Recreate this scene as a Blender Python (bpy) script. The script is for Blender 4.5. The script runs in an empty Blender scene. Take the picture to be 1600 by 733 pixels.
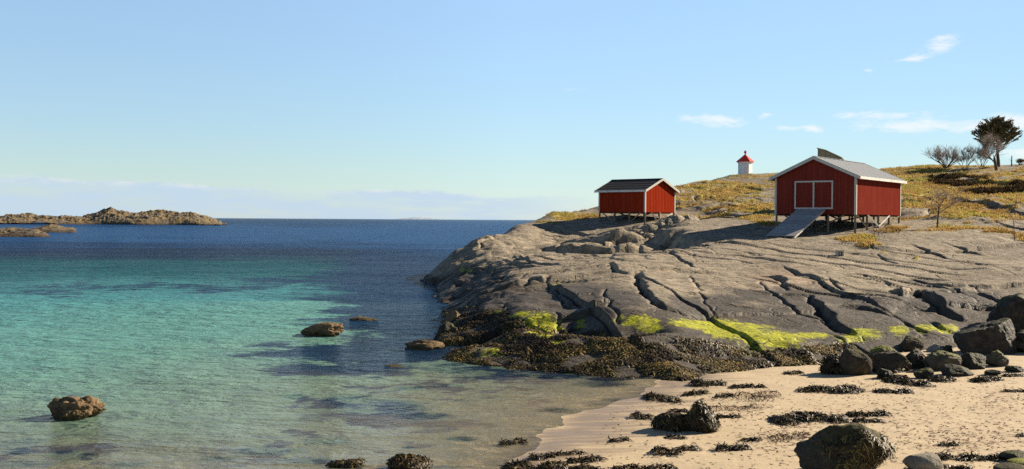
import bpy, math, random
import numpy as np
from mathutils import Vector, Matrix

sc = bpy.context.scene
COL = sc.collection
rad = math.radians

# ------------------------------------------------------------------ camera
F = 1537.0
PITCH = math.atan(22.9 / F)
ROLL = 0.0062
CAM = np.array([0.0, 0.0, 5.0])
Rm = Matrix.Rotation(math.pi / 2 - PITCH, 3, 'X') @ Matrix.Rotation(ROLL, 3, 'Z')
camd = bpy.data.cameras.new("camera")
cam = bpy.data.objects.new("camera", camd)
COL.objects.link(cam)
cam.location = CAM
cam.rotation_euler = Rm.to_euler()
camd.sensor_width = 36.0
camd.lens = 36.0 * F / 1600.0
camd.clip_start = 0.1
camd.clip_end = 120000.0
sc.camera = cam

# ------------------------------------------------------------------ light
SUN_AZ, SUN_EL = rad(24), rad(27)            # azimuth from +X towards +Y
sdir = Vector((math.cos(SUN_EL) * math.cos(SUN_AZ), math.cos(SUN_EL) * math.sin(SUN_AZ), math.sin(SUN_EL)))
sl = bpy.data.lights.new("sun", 'SUN')
sl.energy = 5.0
sl.angle = rad(0.55)
sl.color = (1.0, 0.87, 0.69)
so = bpy.data.objects.new("sun", sl)
so.rotation_euler = sdir.to_track_quat('Z', 'Y').to_euler()
so.location = (60, 30, 60)
COL.objects.link(so)

sc.view_settings.view_transform = 'Standard'
sc.view_settings.look = 'None'
sc.view_settings.gamma = 1.0
sc.view_settings.use_curve_mapping = False
sc.view_settings.exposure = 1.25
sc.cycles.max_bounces = 6
sc.cycles.diffuse_bounces = 3
sc.cycles.glossy_bounces = 3
sc.cycles.transparent_max_bounces = 8
sc.cycles.use_denoising = False

# ------------------------------------------------------------------ node helper
class NT:
    def __init__(s, tree):
        s.t = tree
        s.n = tree.nodes
        s.l = tree.links
    def node(s, kind, **kw):
        nd = s.n.new(kind)
        for k, v in kw.items():
            if k == 'inp':
                for a, b in v.items():
                    s.set(nd.inputs[a], b)
            else:
                setattr(nd, k, v)
        return nd
    def set(s, sock, v):
        if isinstance(v, bpy.types.NodeSocket):
            s.l.new(v, sock)
        else:
            try:
                sock.default_value = v
            except Exception:
                sock.default_value = (*v, 1.0) if len(v) == 3 else v
    def math(s, op, a, b=None, c=None, clamp=False):
        nd = s.n.new('ShaderNodeMath'); nd.operation = op; nd.use_clamp = clamp
        s.set(nd.inputs[0], a)
        if b is not None: s.set(nd.inputs[1], b)
        if c is not None: s.set(nd.inputs[2], c)
        return nd.outputs[0]
    def mix(s, f, a, b, mode='MIX'):
        nd = s.n.new('ShaderNodeMix'); nd.data_type = 'RGBA'; nd.blend_type = mode
        s.set(nd.inputs[0], f)
        s.set(nd.inputs[6], (*a, 1) if isinstance(a, tuple) and len(a) == 3 else a)
        s.set(nd.inputs[7], (*b, 1) if isinstance(b, tuple) and len(b) == 3 else b)
        return nd.outputs[2]
    def ramp(s, f, stops, interp='LINEAR'):
        nd = s.n.new('ShaderNodeValToRGB')
        nd.color_ramp.interpolation = interp
        e = nd.color_ramp.elements
        while len(e) < len(stops): e.new(0.5)
        for i, (p, c) in enumerate(stops):
            e[i].position = p
            e[i].color = (c, c, c, 1) if isinstance(c, (int, float)) else (*c, 1)
        s.set(nd.inputs[0], f)
        return nd.outputs[0]
    def noise(s, vec, scale, detail=4, rough=0.55, dist=0.0):
        nd = s.n.new('ShaderNodeTexNoise')
        if vec is not None: s.set(nd.inputs['Vector'], vec)
        nd.inputs['Scale'].default_value = scale
        nd.inputs['Detail'].default_value = detail
        nd.inputs['Roughness'].default_value = rough
        nd.inputs['Distortion'].default_value = dist
        return nd.outputs[0]
    def mapping(s, vec, scale=(1, 1, 1), rot=(0, 0, 0), loc=(0, 0, 0)):
        nd = s.n.new('ShaderNodeMapping')
        s.set(nd.inputs[0], vec)
        nd.inputs['Scale'].default_value = scale
        nd.inputs['Rotation'].default_value = rot
        nd.inputs['Location'].default_value = loc
        return nd.outputs[0]
    def bump(s, h, strength=0.5, dist=0.05, normal=None):
        nd = s.n.new('ShaderNodeBump')
        s.set(nd.inputs['Height'], h)
        s.set(nd.inputs['Strength'], strength)
        nd.inputs['Distance'].default_value = dist
        if normal is not None: s.set(nd.inputs['Normal'], normal)
        return nd.outputs[0]
    def attr(s, name):
        return s.node('ShaderNodeAttribute', attribute_name=name)
    def obj(s):
        return s.n.new('ShaderNodeTexCoord').outputs['Object']

def material(name, fn, rough=0.8, spec=0.12):
    m = bpy.data.materials.new(name)
    m.use_nodes = True
    t = NT(m.node_tree)
    b = m.node_tree.nodes['Principled BSDF']
    b.inputs['Roughness'].default_value = rough
    b.inputs['Specular IOR Level'].default_value = spec
    fn(t, b)
    return m

# ------------------------------------------------------------------ world: sky with clouds far away
w = bpy.data.worlds.new("World")
sc.world = w
w.use_nodes = True
t = NT(w.node_tree)
bg = w.node_tree.nodes['Background']
outw = w.node_tree.nodes['World Output']
sky = t.node('ShaderNodeTexSky', sky_type='NISHITA')
sky.sun_disc = False
sky.sun_elevation = SUN_EL
sky.sun_rotation = math.pi / 2 - SUN_AZ
sky.air_density = 1.0
sky.dust_density = 0.0
sky.ozone_density = 3.0
bg.inputs[1].default_value = 0.065
geo = t.n.new('ShaderNodeTexCoord').outputs['Generated']
sep = t.node('ShaderNodeSeparateXYZ', inp={0: geo})
az = t.math('ARCTAN2', sep.outputs[0], sep.outputs[1])
el = t.math('ARCSINE', sep.outputs[2])
grad = t.ramp(el, [(0.0, (.60, .74, 1.0)), (0.05, (.77, .83, .90)), (0.125, (1, 1, 1)), (0.22, (1.30, 1.22, 1.16)), (0.36, (.85, .85, .9)), (0.6, (.42, .45, .5))])
azf = t.math('SUBTRACT', 1.0, t.math('MULTIPLY', t.math('MAXIMUM', t.math('MINIMUM', az, 0.6), 0.0), 0.45))
skc = t.mix(1.0, sky.outputs[0], grad, 'MULTIPLY')
skv = t.node('ShaderNodeVectorMath', operation='SCALE', inp={0: skc, 'Scale': azf})
t.set(bg.inputs[0], skv.outputs[0])
uv = t.node('ShaderNodeCombineXYZ', inp={0: az, 1: el}).outputs[0]
cn = t.noise(t.mapping(uv, (34, 110, 1)), 1.0, 8, 0.66, 0.5)
cn2 = t.noise(t.mapping(uv, (9, 60, 1), loc=(3, 0, 0)), 1.0, 6, 0.6, 0.2)
def pxdir(px, py):
    d = Rm @ Vector(((px - 800) / F, (366.5 - py) / F, -1.0))
    d.normalize()
    return math.atan2(d.x, d.y), math.asin(d.z)
clouds = [  # px, py, half width, half height, strength
    (1098, 184, 52, 7, .9), (1130, 193, 34, 8, .95), (1222, 200, 20, 5, .8), (1272, 202, 22, 6, .95), (1195, 180, 10, 5, .8),
    (1425, 91, 26, 6, .9), (1467, 72, 22, 9, 1.0), (1470, 59, 20, 5, .8), (1357, 111, 7, 4, .7),
    (1450, 198, 95, 9, 1.1), (1600, 190, 50, 12, 1.2), (1340, 180, 50, 7, .55), (1600, 238, 40, 9, 1.1), (1420, 178, 60, 6, .6),
    (790, 139, 14, 4, .45), (890, 139, 22, 5, .45), (405, 197, 22, 6, .3), (620, 122, 9, 4, .3), (720, 236, 14, 5, .3)]
tot = None
for (cx, cy, hw, hh, st) in clouds:
    a0, e0 = pxdir(cx, cy)
    dx = t.math('MULTIPLY', t.math('SUBTRACT', az, a0), F / hw)
    dy = t.math('MULTIPLY', t.math('SUBTRACT', el, e0), F / hh)
    r2 = t.math('ADD', t.math('MULTIPLY', dx, dx), t.math('MULTIPLY', dy, dy))
    g = t.math('MULTIPLY', t.math('POWER', 2.718, t.math('MULTIPLY', r2, -0.8)), st)
    tot = g if tot is None else t.math('ADD', tot, g)
m1 = t.math('SUBTRACT', t.math('ADD', t.math('MULTIPLY', tot, 0.52), t.math('MULTIPLY', cn, 1.7)), 1.05)
m1 = t.math('MULTIPLY', m1, 2.2, clamp=True)
m1 = t.math('MULTIPLY', m1, t.math('MULTIPLY', tot, 1.5, clamp=True))
# low bank of cloud above the horizon
edge = t.math('SUBTRACT', 0.0385, t.math('MULTIPLY', t.math('ADD', az, 0.5), 0.024))
edge = t.math('ADD', edge, t.math('MULTIPLY', t.math('SUBTRACT', cn2, 0.5), 0.022))
b1 = t.math('MULTIPLY', t.math('SUBTRACT', edge, el), 260, clamp=True)
b2 = t.math('MULTIPLY', t.math('SUBTRACT', cn2, 0.28), 4.0, clamp=True)
fadeaz = t.math('SUBTRACT', 1.0, t.math('MULTIPLY', t.math('ADD', az, 0.02), 9, clamp=True))
bank = t.math('MULTIPLY', t.math('MULTIPLY', b1, b2), fadeaz)
rim = t.math('SUBTRACT', 1.0, t.math('MULTIPLY', t.math('SUBTRACT', edge, el), 130, clamp=True))
bgb = t.node('ShaderNodeBackground')
t.set(bgb.inputs[0], t.mix(t.math('MULTIPLY', rim, t.math('MULTIPLY', t.math('SUBTRACT', cn, 0.42), 4, clamp=True)), (0.47, 0.595, 0.73), (0.80, 0.77, 0.75)))
bgb.inputs[1].default_value = 0.49
bgc = t.node('ShaderNodeBackground')
bgc.inputs[0].default_value = (0.86, 0.83, 0.80, 1)
bgc.inputs[1].default_value = 0.52
ms = t.node('ShaderNodeMixShader')
t.set(ms.inputs[0], t.math('MULTIPLY', bank, 0.85)); t.l.new(bg.outputs[0], ms.inputs[1]); t.l.new(bgb.outputs[0], ms.inputs[2])
ms2 = t.node('ShaderNodeMixShader')
t.set(ms2.inputs[0], t.math('MULTIPLY', m1, 0.6)); t.l.new(ms.outputs[0], ms2.inputs[1]); t.l.new(bgc.outputs[0], ms2.inputs[2])
t.l.new(ms2.outputs[0], outw.inputs[0])

# ------------------------------------------------------------------ picture <-> place
Rn = np.array([[Rm[i][j] for j in range(3)] for i in range(3)])
def ray(px, py):
    return Rn @ np.array([(px - 800) / F, (366.5 - py) / F, -1.0])
def at(px, py, Y):
    d = ray(px, py)
    return CAM + d * (Y / d[1])
def onz(px, py, z=0.0):
    d = ray(px, py)
    return CAM + d * ((z - CAM[2]) / d[2])
def project(P):
    q = (P - CAM) @ Rn
    return 800 + F * q[..., 0] / -q[..., 2], 366.5 - F * q[..., 1] / -q[..., 2]

# ------------------------------------------------------------------ numpy noise
def _h(ix, iy, iz, seed):
    h = (ix.astype(np.int64) * 374761393 + iy.astype(np.int64) * 668265263 + iz * 2147483647 + seed * 974634777) & 0xFFFFFFFF
    h = ((h ^ (h >> 13)) * 1274126177) & 0xFFFFFFFF
    return (h ^ (h >> 16)) & 0xFFFFFFFF
def pn(x, y, seed=0):
    x = np.asarray(x, float); y = np.asarray(y, float)
    ix = np.floor(x); iy = np.floor(y); fx = x - ix; fy = y - iy
    u = fx * fx * fx * (fx * (fx * 6 - 15) + 10); v = fy * fy * fy * (fy * (fy * 6 - 15) + 10)
    def g(dx, dy):
        a = _h(ix + dx, iy + dy, 0, seed) * (2 * np.pi / 4294967296.0)
        return np.cos(a) * (fx - dx) + np.sin(a) * (fy - dy)
    a = g(0, 0) * (1 - u) + g(1, 0) * u
    b = g(0, 1) * (1 - u) + g(1, 1) * u
    return (a * (1 - v) + b * v) * 1.5
def fbm(x, y, octv=4, seed=0, gain=0.5):
    s = 0; a = 1.0; f = 1.0
    for i in range(octv):
        s = s + a * pn(x * f + 13.7 * i, y * f - 7.1 * i, seed + i); a *= gain; f *= 2.03
    return s
def ridged(x, y, octv=3, seed=0):
    s = 0; a = 1.0; f = 1.0
    for i in range(octv):
        s = s + a * (1 - 2 * np.abs(pn(x * f, y * f, seed + i))); a *= 0.5; f *= 2.1
    return s
def pn3(P, f, seed=0):
    x, y, z = P[:, 0] * f, P[:, 1] * f, P[:, 2] * f
    ix, iy, iz = np.floor(x), np.floor(y), np.floor(z)
    fx, fy, fz = x - ix, y - iy, z - iz
    s = lambda q: q * q * (3 - 2 * q)
    u, v, k = s(fx), s(fy), s(fz)
    def val(dx, dy, dz):
        return _h(ix + dx, iy + dy, (iz + dz).astype(np.int64) * 7, seed) / 2147483648.0 - 1
    def pl(dz):
        return (val(0, 0, dz) * (1 - u) + val(1, 0, dz) * u) * (1 - v) + (val(0, 1, dz) * (1 - u) + val(1, 1, dz) * u) * v
    return pl(0) * (1 - k) + pl(1) * k
def sstep(a, b, x):
    q = np.clip((x - a) / (b - a), 0, 1)
    return q * q * (3 - 2 * q)

# ------------------------------------------------------------------ mesh + object helpers
def make_mesh(name, V, Fc, mat=None, attrs=None, smooth=True, parent=None):
    V = np.asarray(V, np.float32); Fc = np.asarray(Fc, np.int32)
    me = bpy.data.meshes.new(name)
    n, k = Fc.shape
    me.vertices.add(len(V)); me.vertices.foreach_set('co', V.ravel())
    me.loops.add(n * k); me.loops.foreach_set('vertex_index', Fc.ravel())
    me.polygons.add(n)
    me.polygons.foreach_set('loop_start', np.arange(0, n * k, k, dtype=np.int32))
    me.polygons.foreach_set('loop_total', np.full(n, k, np.int32))
    if smooth: me.polygons.foreach_set('use_smooth', np.ones(n, bool))
    if attrs:
        for an, av in attrs.items():
            av = np.asarray(av, np.float32)
            if av.ndim == 1:
                at_ = me.attributes.new(an, 'FLOAT', 'POINT'); at_.data.foreach_set('value', av)
            else:
                at_ = me.attributes.new(an, 'FLOAT_COLOR', 'POINT')
                if av.shape[1] == 3: av = np.concatenate([av, np.ones((len(av), 1), np.float32)], 1)
                at_.data.foreach_set('color', av.ravel())
    me.update(calc_edges=True)
    me.validate()
    if mat: me.materials.append(mat)
    o = bpy.data.objects.new(name, me)
    COL.objects.link(o)
    if parent is not None: o.parent = parent
    return o
def grid_faces(nr, nc):
    i = np.arange(nr - 1)[:, None] * nc + np.arange(nc - 1)[None, :]
    i = i.ravel()
    return np.stack([i, i + 1, i + nc + 1, i + nc], 1)
def tag(o, label=None, cat=None, group=None, kind=None):
    if label: o['label'] = label
    if cat: o['category'] = cat
    if group: o['group'] = group
    if kind: o['kind'] = kind
    return o
def thing(name, loc, label, cat, group=None, rot=0.0):
    o = bpy.data.objects.new(name, None)
    o.empty_display_size = 0.3
    o.location = loc; o.rotation_euler = (0, 0, rot)
    COL.objects.link(o)
    return tag(o, label, cat, group)

class MB:
    """collects boxes, tubes and polygons into one mesh"""
    def __init__(s): s.v = []; s.f = []; s.c = []; s.val = 0.5
    def add(s, vs, fs):
        b = len(s.v)
        s.v += [tuple(map(float, p)) for p in vs]; s.f += [tuple(b + i for i in f) for f in fs]
        s.c += [s.val] * len(vs)
    def box(s, lo, hi):
        x0, y0, z0 = lo; x1, y1, z1 = hi
        s.add([(x0, y0, z0), (x1, y0, z0), (x1, y1, z0), (x0, y1, z0), (x0, y0, z1), (x1, y0, z1), (x1, y1, z1), (x0, y1, z1)],
              [(0, 3, 2, 1), (4, 5, 6, 7), (0, 1, 5, 4), (1, 2, 6, 5), (2, 3, 7, 6), (3, 0, 4, 7)])
    def beam(s, a, b, wd, th, up=(0, 0, 1)):
        a = Vector(a); b = Vector(b); d = (b - a).normalized(); up = Vector(up)
        if abs(d.dot(up)) > .99: up = Vector((1, 0, 0))
        sx = d.cross(up).normalized() * (wd / 2); sz = sx.cross(d).normalized() * (th / 2)
        vs = [a - sx - sz, a + sx - sz, a + sx + sz, a - sx + sz, b - sx - sz, b + sx - sz, b + sx + sz, b - sx + sz]
        s.add(vs, [(0, 3, 2, 1), (4, 5, 6, 7), (0, 1, 5, 4), (1, 2, 6, 5), (2, 3, 7, 6), (3, 0, 4, 7)])
    def tube(s, a, b, r0, r1, n=8, cap=True):
        a = Vector(a); b = Vector(b); d = (b - a)
        if d.length < 1e-6: return
        d.normalize(); up = Vector((0, 0, 1)) if abs(d.z) < .9 else Vector((1, 0, 0))
        x = d.cross(up).normalized(); y = d.cross(x)
        vs = []
        for c, r in ((a, r0), (b, r1)):
            for i in range(n):
                an = 2 * math.pi * i / n
                vs.append(c + x * (r * math.cos(an)) + y * (r * math.sin(an)))
        fs = [(i, (i + 1) % n, n + (i + 1) % n, n + i) for i in range(n)]
        if cap: fs += [tuple(range(n))[::-1], tuple(range(n, 2 * n))]
        s.add(vs, fs)
    def prism(s, poly, dirv):
        """polygon (3D points) extruded along dirv"""
        n = len(poly); dv = Vector(dirv)
        vs = [Vector(p) for p in poly] + [Vector(p) + dv for p in poly]
        fs = [tuple(range(n))[::-1], tuple(range(n, 2 * n))] + [(i, (i + 1) % n, n + (i + 1) % n, n + i) for i in range(n)]
        s.add(vs, fs)
    def build(s, name, mat, parent=None, bevel=0.0, smooth=False):
        me = bpy.data.meshes.new(name)
        me.from_pydata(s.v, [], s.f)
        a = me.attributes.new('val', 'FLOAT', 'POINT'); a.data.foreach_set('value', np.array(s.c, np.float32))
        me.materials.append(mat)
        if smooth:
            me.polygons.foreach_set('use_smooth', np.ones(len(me.polygons), bool))
        me.update()
        import bmesh
        bm = bmesh.new(); bm.from_mesh(me); bmesh.ops.recalc_face_normals(bm, faces=bm.faces); bm.to_mesh(me); bm.free()
        o = bpy.data.objects.new(name, me); COL.objects.link(o)
        if parent is not None: o.parent = parent
        if bevel:
            md = o.modifiers.new('bevel', 'BEVEL'); md.width = bevel; md.segments = 1
        return o

# ------------------------------------------------------------------ materials
def m_headland(t, b):
    P = t.obj()
    mk = t.attr('mask'); sp = t.node('ShaderNodeSeparateColor', inp={0: mk.outputs['Color']})
    algae, wet, grass = sp.outputs[0], sp.outputs[1], sp.outputs[2]
    mk2 = t.attr('mask2'); sp2 = t.node('ShaderNodeSeparateColor', inp={0: mk2.outputs['Color']})
    rust, crack, earth = sp2.outputs[0], sp2.outputs[1], sp2.outputs[2]
    warp = t.node('ShaderNodeVectorMath', operation='ADD')
    nw = t.node('ShaderNodeTexNoise', inp={'Vector': P, 'Scale': 0.35, 'Detail': 3})
    sc_ = t.node('ShaderNodeVectorMath', operation='SCALE', inp={0: nw.outputs['Color'], 'Scale': 1.6})
    t.set(warp.inputs[0], P); t.set(warp.inputs[1], sc_.outputs[0]); Wp = warp.outputs[0]
    n1 = t.noise(Wp, 0.35, 5, 0.6)
    n2 = t.noise(P, 2.2, 6, 0.65)
    n3 = t.noise(P, 11, 5, 0.7)
    strat = t.noise(t.mapping(Wp, (0.25, 2.2, 3.0), rot=(0, 0, rad(22))), 1.0, 6, 0.65)
    fine = t.noise(t.mapping(Wp, (1.2, 8.0, 9.0), rot=(0, 0, rad(22))), 1.0, 6, 0.7)
    col = t.mix(t.ramp(n1, [(0.3, 0), (0.7, 1)]), (0.28, 0.229, 0.162), (0.385, 0.316, 0.222))
    col = t.mix(t.ramp(strat, [(0.35, 0.5), (0.55, 0)]), col, (0.115, 0.098, 0.075))
    col = t.mix(t.ramp(n2, [(0.35, 0.6), (0.6, 0)]), col, (0.095, 0.083, 0.067))
    col = t.mix(t.math('MULTIPLY', t.ramp(n3, [(0.5, 0), (0.72, 0.7)]), 1.0), col, (0.34, 0.29, 0.21))
    # pale lichen and small dark flecks
    v = t.node('ShaderNodeTexVoronoi', inp={'Vector': P, 'Scale': 5.0})
    col = t.mix(t.ramp(v.outputs['Distance'], [(0.08, 0.6), (0.16, 0)]), col, (0.40, 0.38, 0.31))
    col = t.mix(t.math('MULTIPLY', rust, t.ramp(n2, [(0.4, 0), (0.6, 0.8)])), col, (0.24, 0.115, 0.065))
    stain = t.noise(t.mapping(Wp, (1.3, 0.16, 0.3), rot=(0, 0, rad(-12))), 1.0, 6, 0.7)
    col = t.mix(t.ramp(stain, [(0.48, 0), (0.64, 0.5)]), col, (0.10, 0.082, 0.06))
    vv = t.node('ShaderNodeTexVoronoi', feature='DISTANCE_TO_EDGE', inp={'Vector': t.mapping(Wp, (0.10, 0.9, 0.9), rot=(0, 0, rad(14))), 'Scale': 1.0})
    vein = t.math('MULTIPLY', t.ramp(vv.outputs['Distance'], [(0.0, 1), (0.018, 0)]), t.ramp(t.noise(P, 0.35, 3), [(0.5, 0), (0.58, .7)]))
    col = t.mix(vein, col, (0.46, 0.41, 0.33))
    mott = t.noise(P, 5.5, 7, 0.75)
    col = t.mix(t.ramp(mott, [(0.38, 0.35), (0.49, 0)]), col, (0.12, 0.105, 0.08))
    # joints
    vc = t.node('ShaderNodeTexVoronoi', feature='DISTANCE_TO_EDGE', inp={'Vector': t.mapping(Wp, (0.22, 0.55, 0.6), rot=(0, 0, rad(-18))), 'Scale': 1.0})
    vc2 = t.node('ShaderNodeTexVoronoi', feature='DISTANCE_TO_EDGE', inp={'Vector': t.mapping(Wp, (0.6, 1.7, 1.7), rot=(0, 0, rad(24))), 'Scale': 1.0})
    cr = t.ramp(vc.outputs['Distance'], [(0.0, 1), (0.022, 0)])
    cr2 = t.ramp(vc2.outputs['Distance'], [(0.0, 1), (0.04, 0)])
    gate = t.ramp(t.noise(P, 0.5, 2), [(0.45, 0), (0.55, 1)])
    cr2 = t.math('MULTIPLY', cr2, gate)
    vc3 = t.node('ShaderNodeTexVoronoi', feature='DISTANCE_TO_EDGE', inp={'Vector': t.mapping(Wp, (1.1, 3.6, 3.6), rot=(0, 0, rad(-30))), 'Scale': 1.0})
    cr3 = t.math('MULTIPLY', t.ramp(vc3.outputs['Distance'], [(0.0, 1), (0.06, 0)]), t.ramp(t.noise(P, 0.8, 3), [(0.5, 0), (0.6, .8)]))
    crk = t.math('MAXIMUM', t.math('MAXIMUM', cr, cr2), cr3)
    crk = t.math('MULTIPLY', crk, t.ramp(t.noise(P, 1.3, 3), [(0.4, 0.1), (0.6, 1)]))
    col = t.mix(t.math('MULTIPLY', crk, 0.75), col, (0.05, 0.045, 0.038))
    col = t.mix(t.math('MULTIPLY', crack, 0.85), col, (0.045, 0.04, 0.034))
    # dark mask: black lichen in the tidal zone, dark ellipses above it
    wl = t.math('ADD', wet, t.math('MULTIPLY', t.math('SUBTRACT', n2, 0.5), 0.9))
    wl = t.ramp(wl, [(0.35, 0), (0.62, 1)])
    col = t.mix(t.math('MULTIPLY', wl, 0.88), col, t.mix(n3, (0.028, 0.024, 0.019), (0.085, 0.072, 0.056)))
    # green algae
    ag = t.math('ADD', algae, t.math('MULTIPLY', t.math('SUBTRACT', t.noise(Wp, 2.2, 8, 0.75), 0.5), 2.4))
    ag = t.ramp(ag, [(0.46, 0), (0.66, 1)])
    agc = t.mix(t.ramp(t.noise(Wp, 4.0, 6, 0.75), [(0.36, 0), (0.62, 1)]), (0.13, 0.13, 0.018), (0.43, 0.43, 0.018))
    ag = t.math('MULTIPLY', ag, t.ramp(t.noise(t.mapping(P, (2.5, .7, 1)), 1.0, 5, 0.7), [(0.30, 0.3), (0.45, 1)]))
    col = t.mix(ag, col, agc)
    # earth and dry moss and grass turf
    col = t.mix(earth, col, t.mix(n3, (0.035, 0.022, 0.012), (0.12, 0.075, 0.035)))
    gg = t.math('ADD', grass, t.math('MULTIPLY', t.math('SUBTRACT', t.noise(P, 2.6, 5, 0.7), 0.5), 0.7))
    gg = t.ramp(gg, [(0.42, 0), (0.56, 1)])
    gc = t.mix(t.ramp(t.noise(P, 0.6, 5, 0.7), [(0.38, 0), (0.62, 1)]), (0.30, 0.22, 0.05), (0.40, 0.275, 0.09))
    gc = t.mix(t.ramp(n3, [(0.35, 0.7), (0.6, 0)]), gc, (0.13, 0.09, 0.03))
    gc = t.mix(t.ramp(t.noise(P, 1.7, 3), [(0.5, 0), (0.65, 0.7)]), gc, (0.26, 0.27, 0.03))
    col = t.mix(gg, col, gc)
    t.set(b.inputs['Base Color'], col)
    r = t.math('SUBTRACT', 0.88, t.math('MULTIPLY', wl, 0.25))
    t.set(b.inputs['Roughness'], r)
    h = t.math('ADD', t.math('MULTIPLY', fine, 0.5), t.math('MULTIPLY', n3, 0.35))
    h = t.math('ADD', h, t.math('MULTIPLY', strat, 0.9))
    h = t.math('SUBTRACT', h, t.math('MULTIPLY', crk, 0.9))
    h = t.math('ADD', h, t.math('MULTIPLY', n2, 0.8))
    t.set(b.inputs['Normal'], t.bump(h, 0.85, 0.08))
M_HEAD = material('headland_rock', m_headland)

def m_sand(t, b):
    P = t.obj()
    mk = t.attr('mask'); sp = t.node('ShaderNodeSeparateColor', inp={0: mk.outputs['Color']})
    wet, litter, weed = sp.outputs[0], sp.outputs[1], sp.outputs[2]  # weed also carries the patches painted for sky reflection
    n1 = t.noise(P, 0.7, 5, 0.6); n2 = t.noise(P, 6, 6, 0.7); n3 = t.noise(P, 45, 4, 0.8)
    streak = t.noise(t.mapping(P, (0.5, 3.0, 1), rot=(0, 0, rad(-14))), 1.0, 5, 0.6)
    col = t.mix(n1, (0.40, 0.31, 0.192), (0.485, 0.387, 0.247))
    col = t.mix(t.ramp(n2, [(0.3, 0.4), (0.6, 0)]), col, (0.32, 0.24, 0.15))
    col = t.mix(t.ramp(n3, [(0.35, 0.35), (0.55, 0)]), col, (0.34, 0.25, 0.15))
    wv = t.math('ADD', wet, t.math('MULTIPLY', t.math('SUBTRACT', streak, 0.5), 1.8))
    wv = t.ramp(wv, [(0.45, 0), (1.0, 1)])
    col = t.mix(wv, col, t.mix(n1, (0.20, 0.145, 0.09), (0.26, 0.195, 0.125)))
    # specks of dry weed
    lf = t.noise(t.mapping(P, (5.0, 14.0, 1), rot=(0, 0, rad(12))), 1.0, 5, 0.75)
    lf = t.math('ADD', lf, t.math('MULTIPLY', t.math('SUBTRACT', litter, 0.5), 0.22))
    col = t.mix(t.ramp(lf, [(0.655, 0), (0.70, 0.8)]), col, t.mix(n2, (0.06, 0.035, 0.02), (0.25, 0.10, 0.04)))
    wd = t.math('ADD', weed, t.math('MULTIPLY', t.math('SUBTRACT', n2, 0.5), 0.6))
    col = t.mix(t.ramp(wd, [(0.4, 0), (0.6, 1)]), col, (0.035, 0.035, 0.022))
    t.set(b.inputs['Base Color'], col)
    t.set(b.inputs['Roughness'], t.math('SUBTRACT', 0.9, t.math('MULTIPLY', wv, 0.45)))
    foot = t.node('ShaderNodeTexVoronoi', inp={'Vector': P, 'Scale': 2.4})
    h = t.math('ADD', t.math('MULTIPLY', n2, 0.6), t.math('MULTIPLY', n3, 0.16))
    h = t.math('ADD', h, t.math('MULTIPLY', t.ramp(foot.outputs['Distance'], [(0.05, 0), (0.3, 1)]), t.math('MULTIPLY', t.ramp(n1, [(0.48, 0), (0.6, 1)]), 0.5)))
    t.set(b.inputs['Normal'], t.bump(h, t.math('SUBTRACT', 0.55, t.math('MULTIPLY', wv, 0.45)), 0.04))
M_SAND = material('sand', m_sand, spec=0.3)

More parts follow.
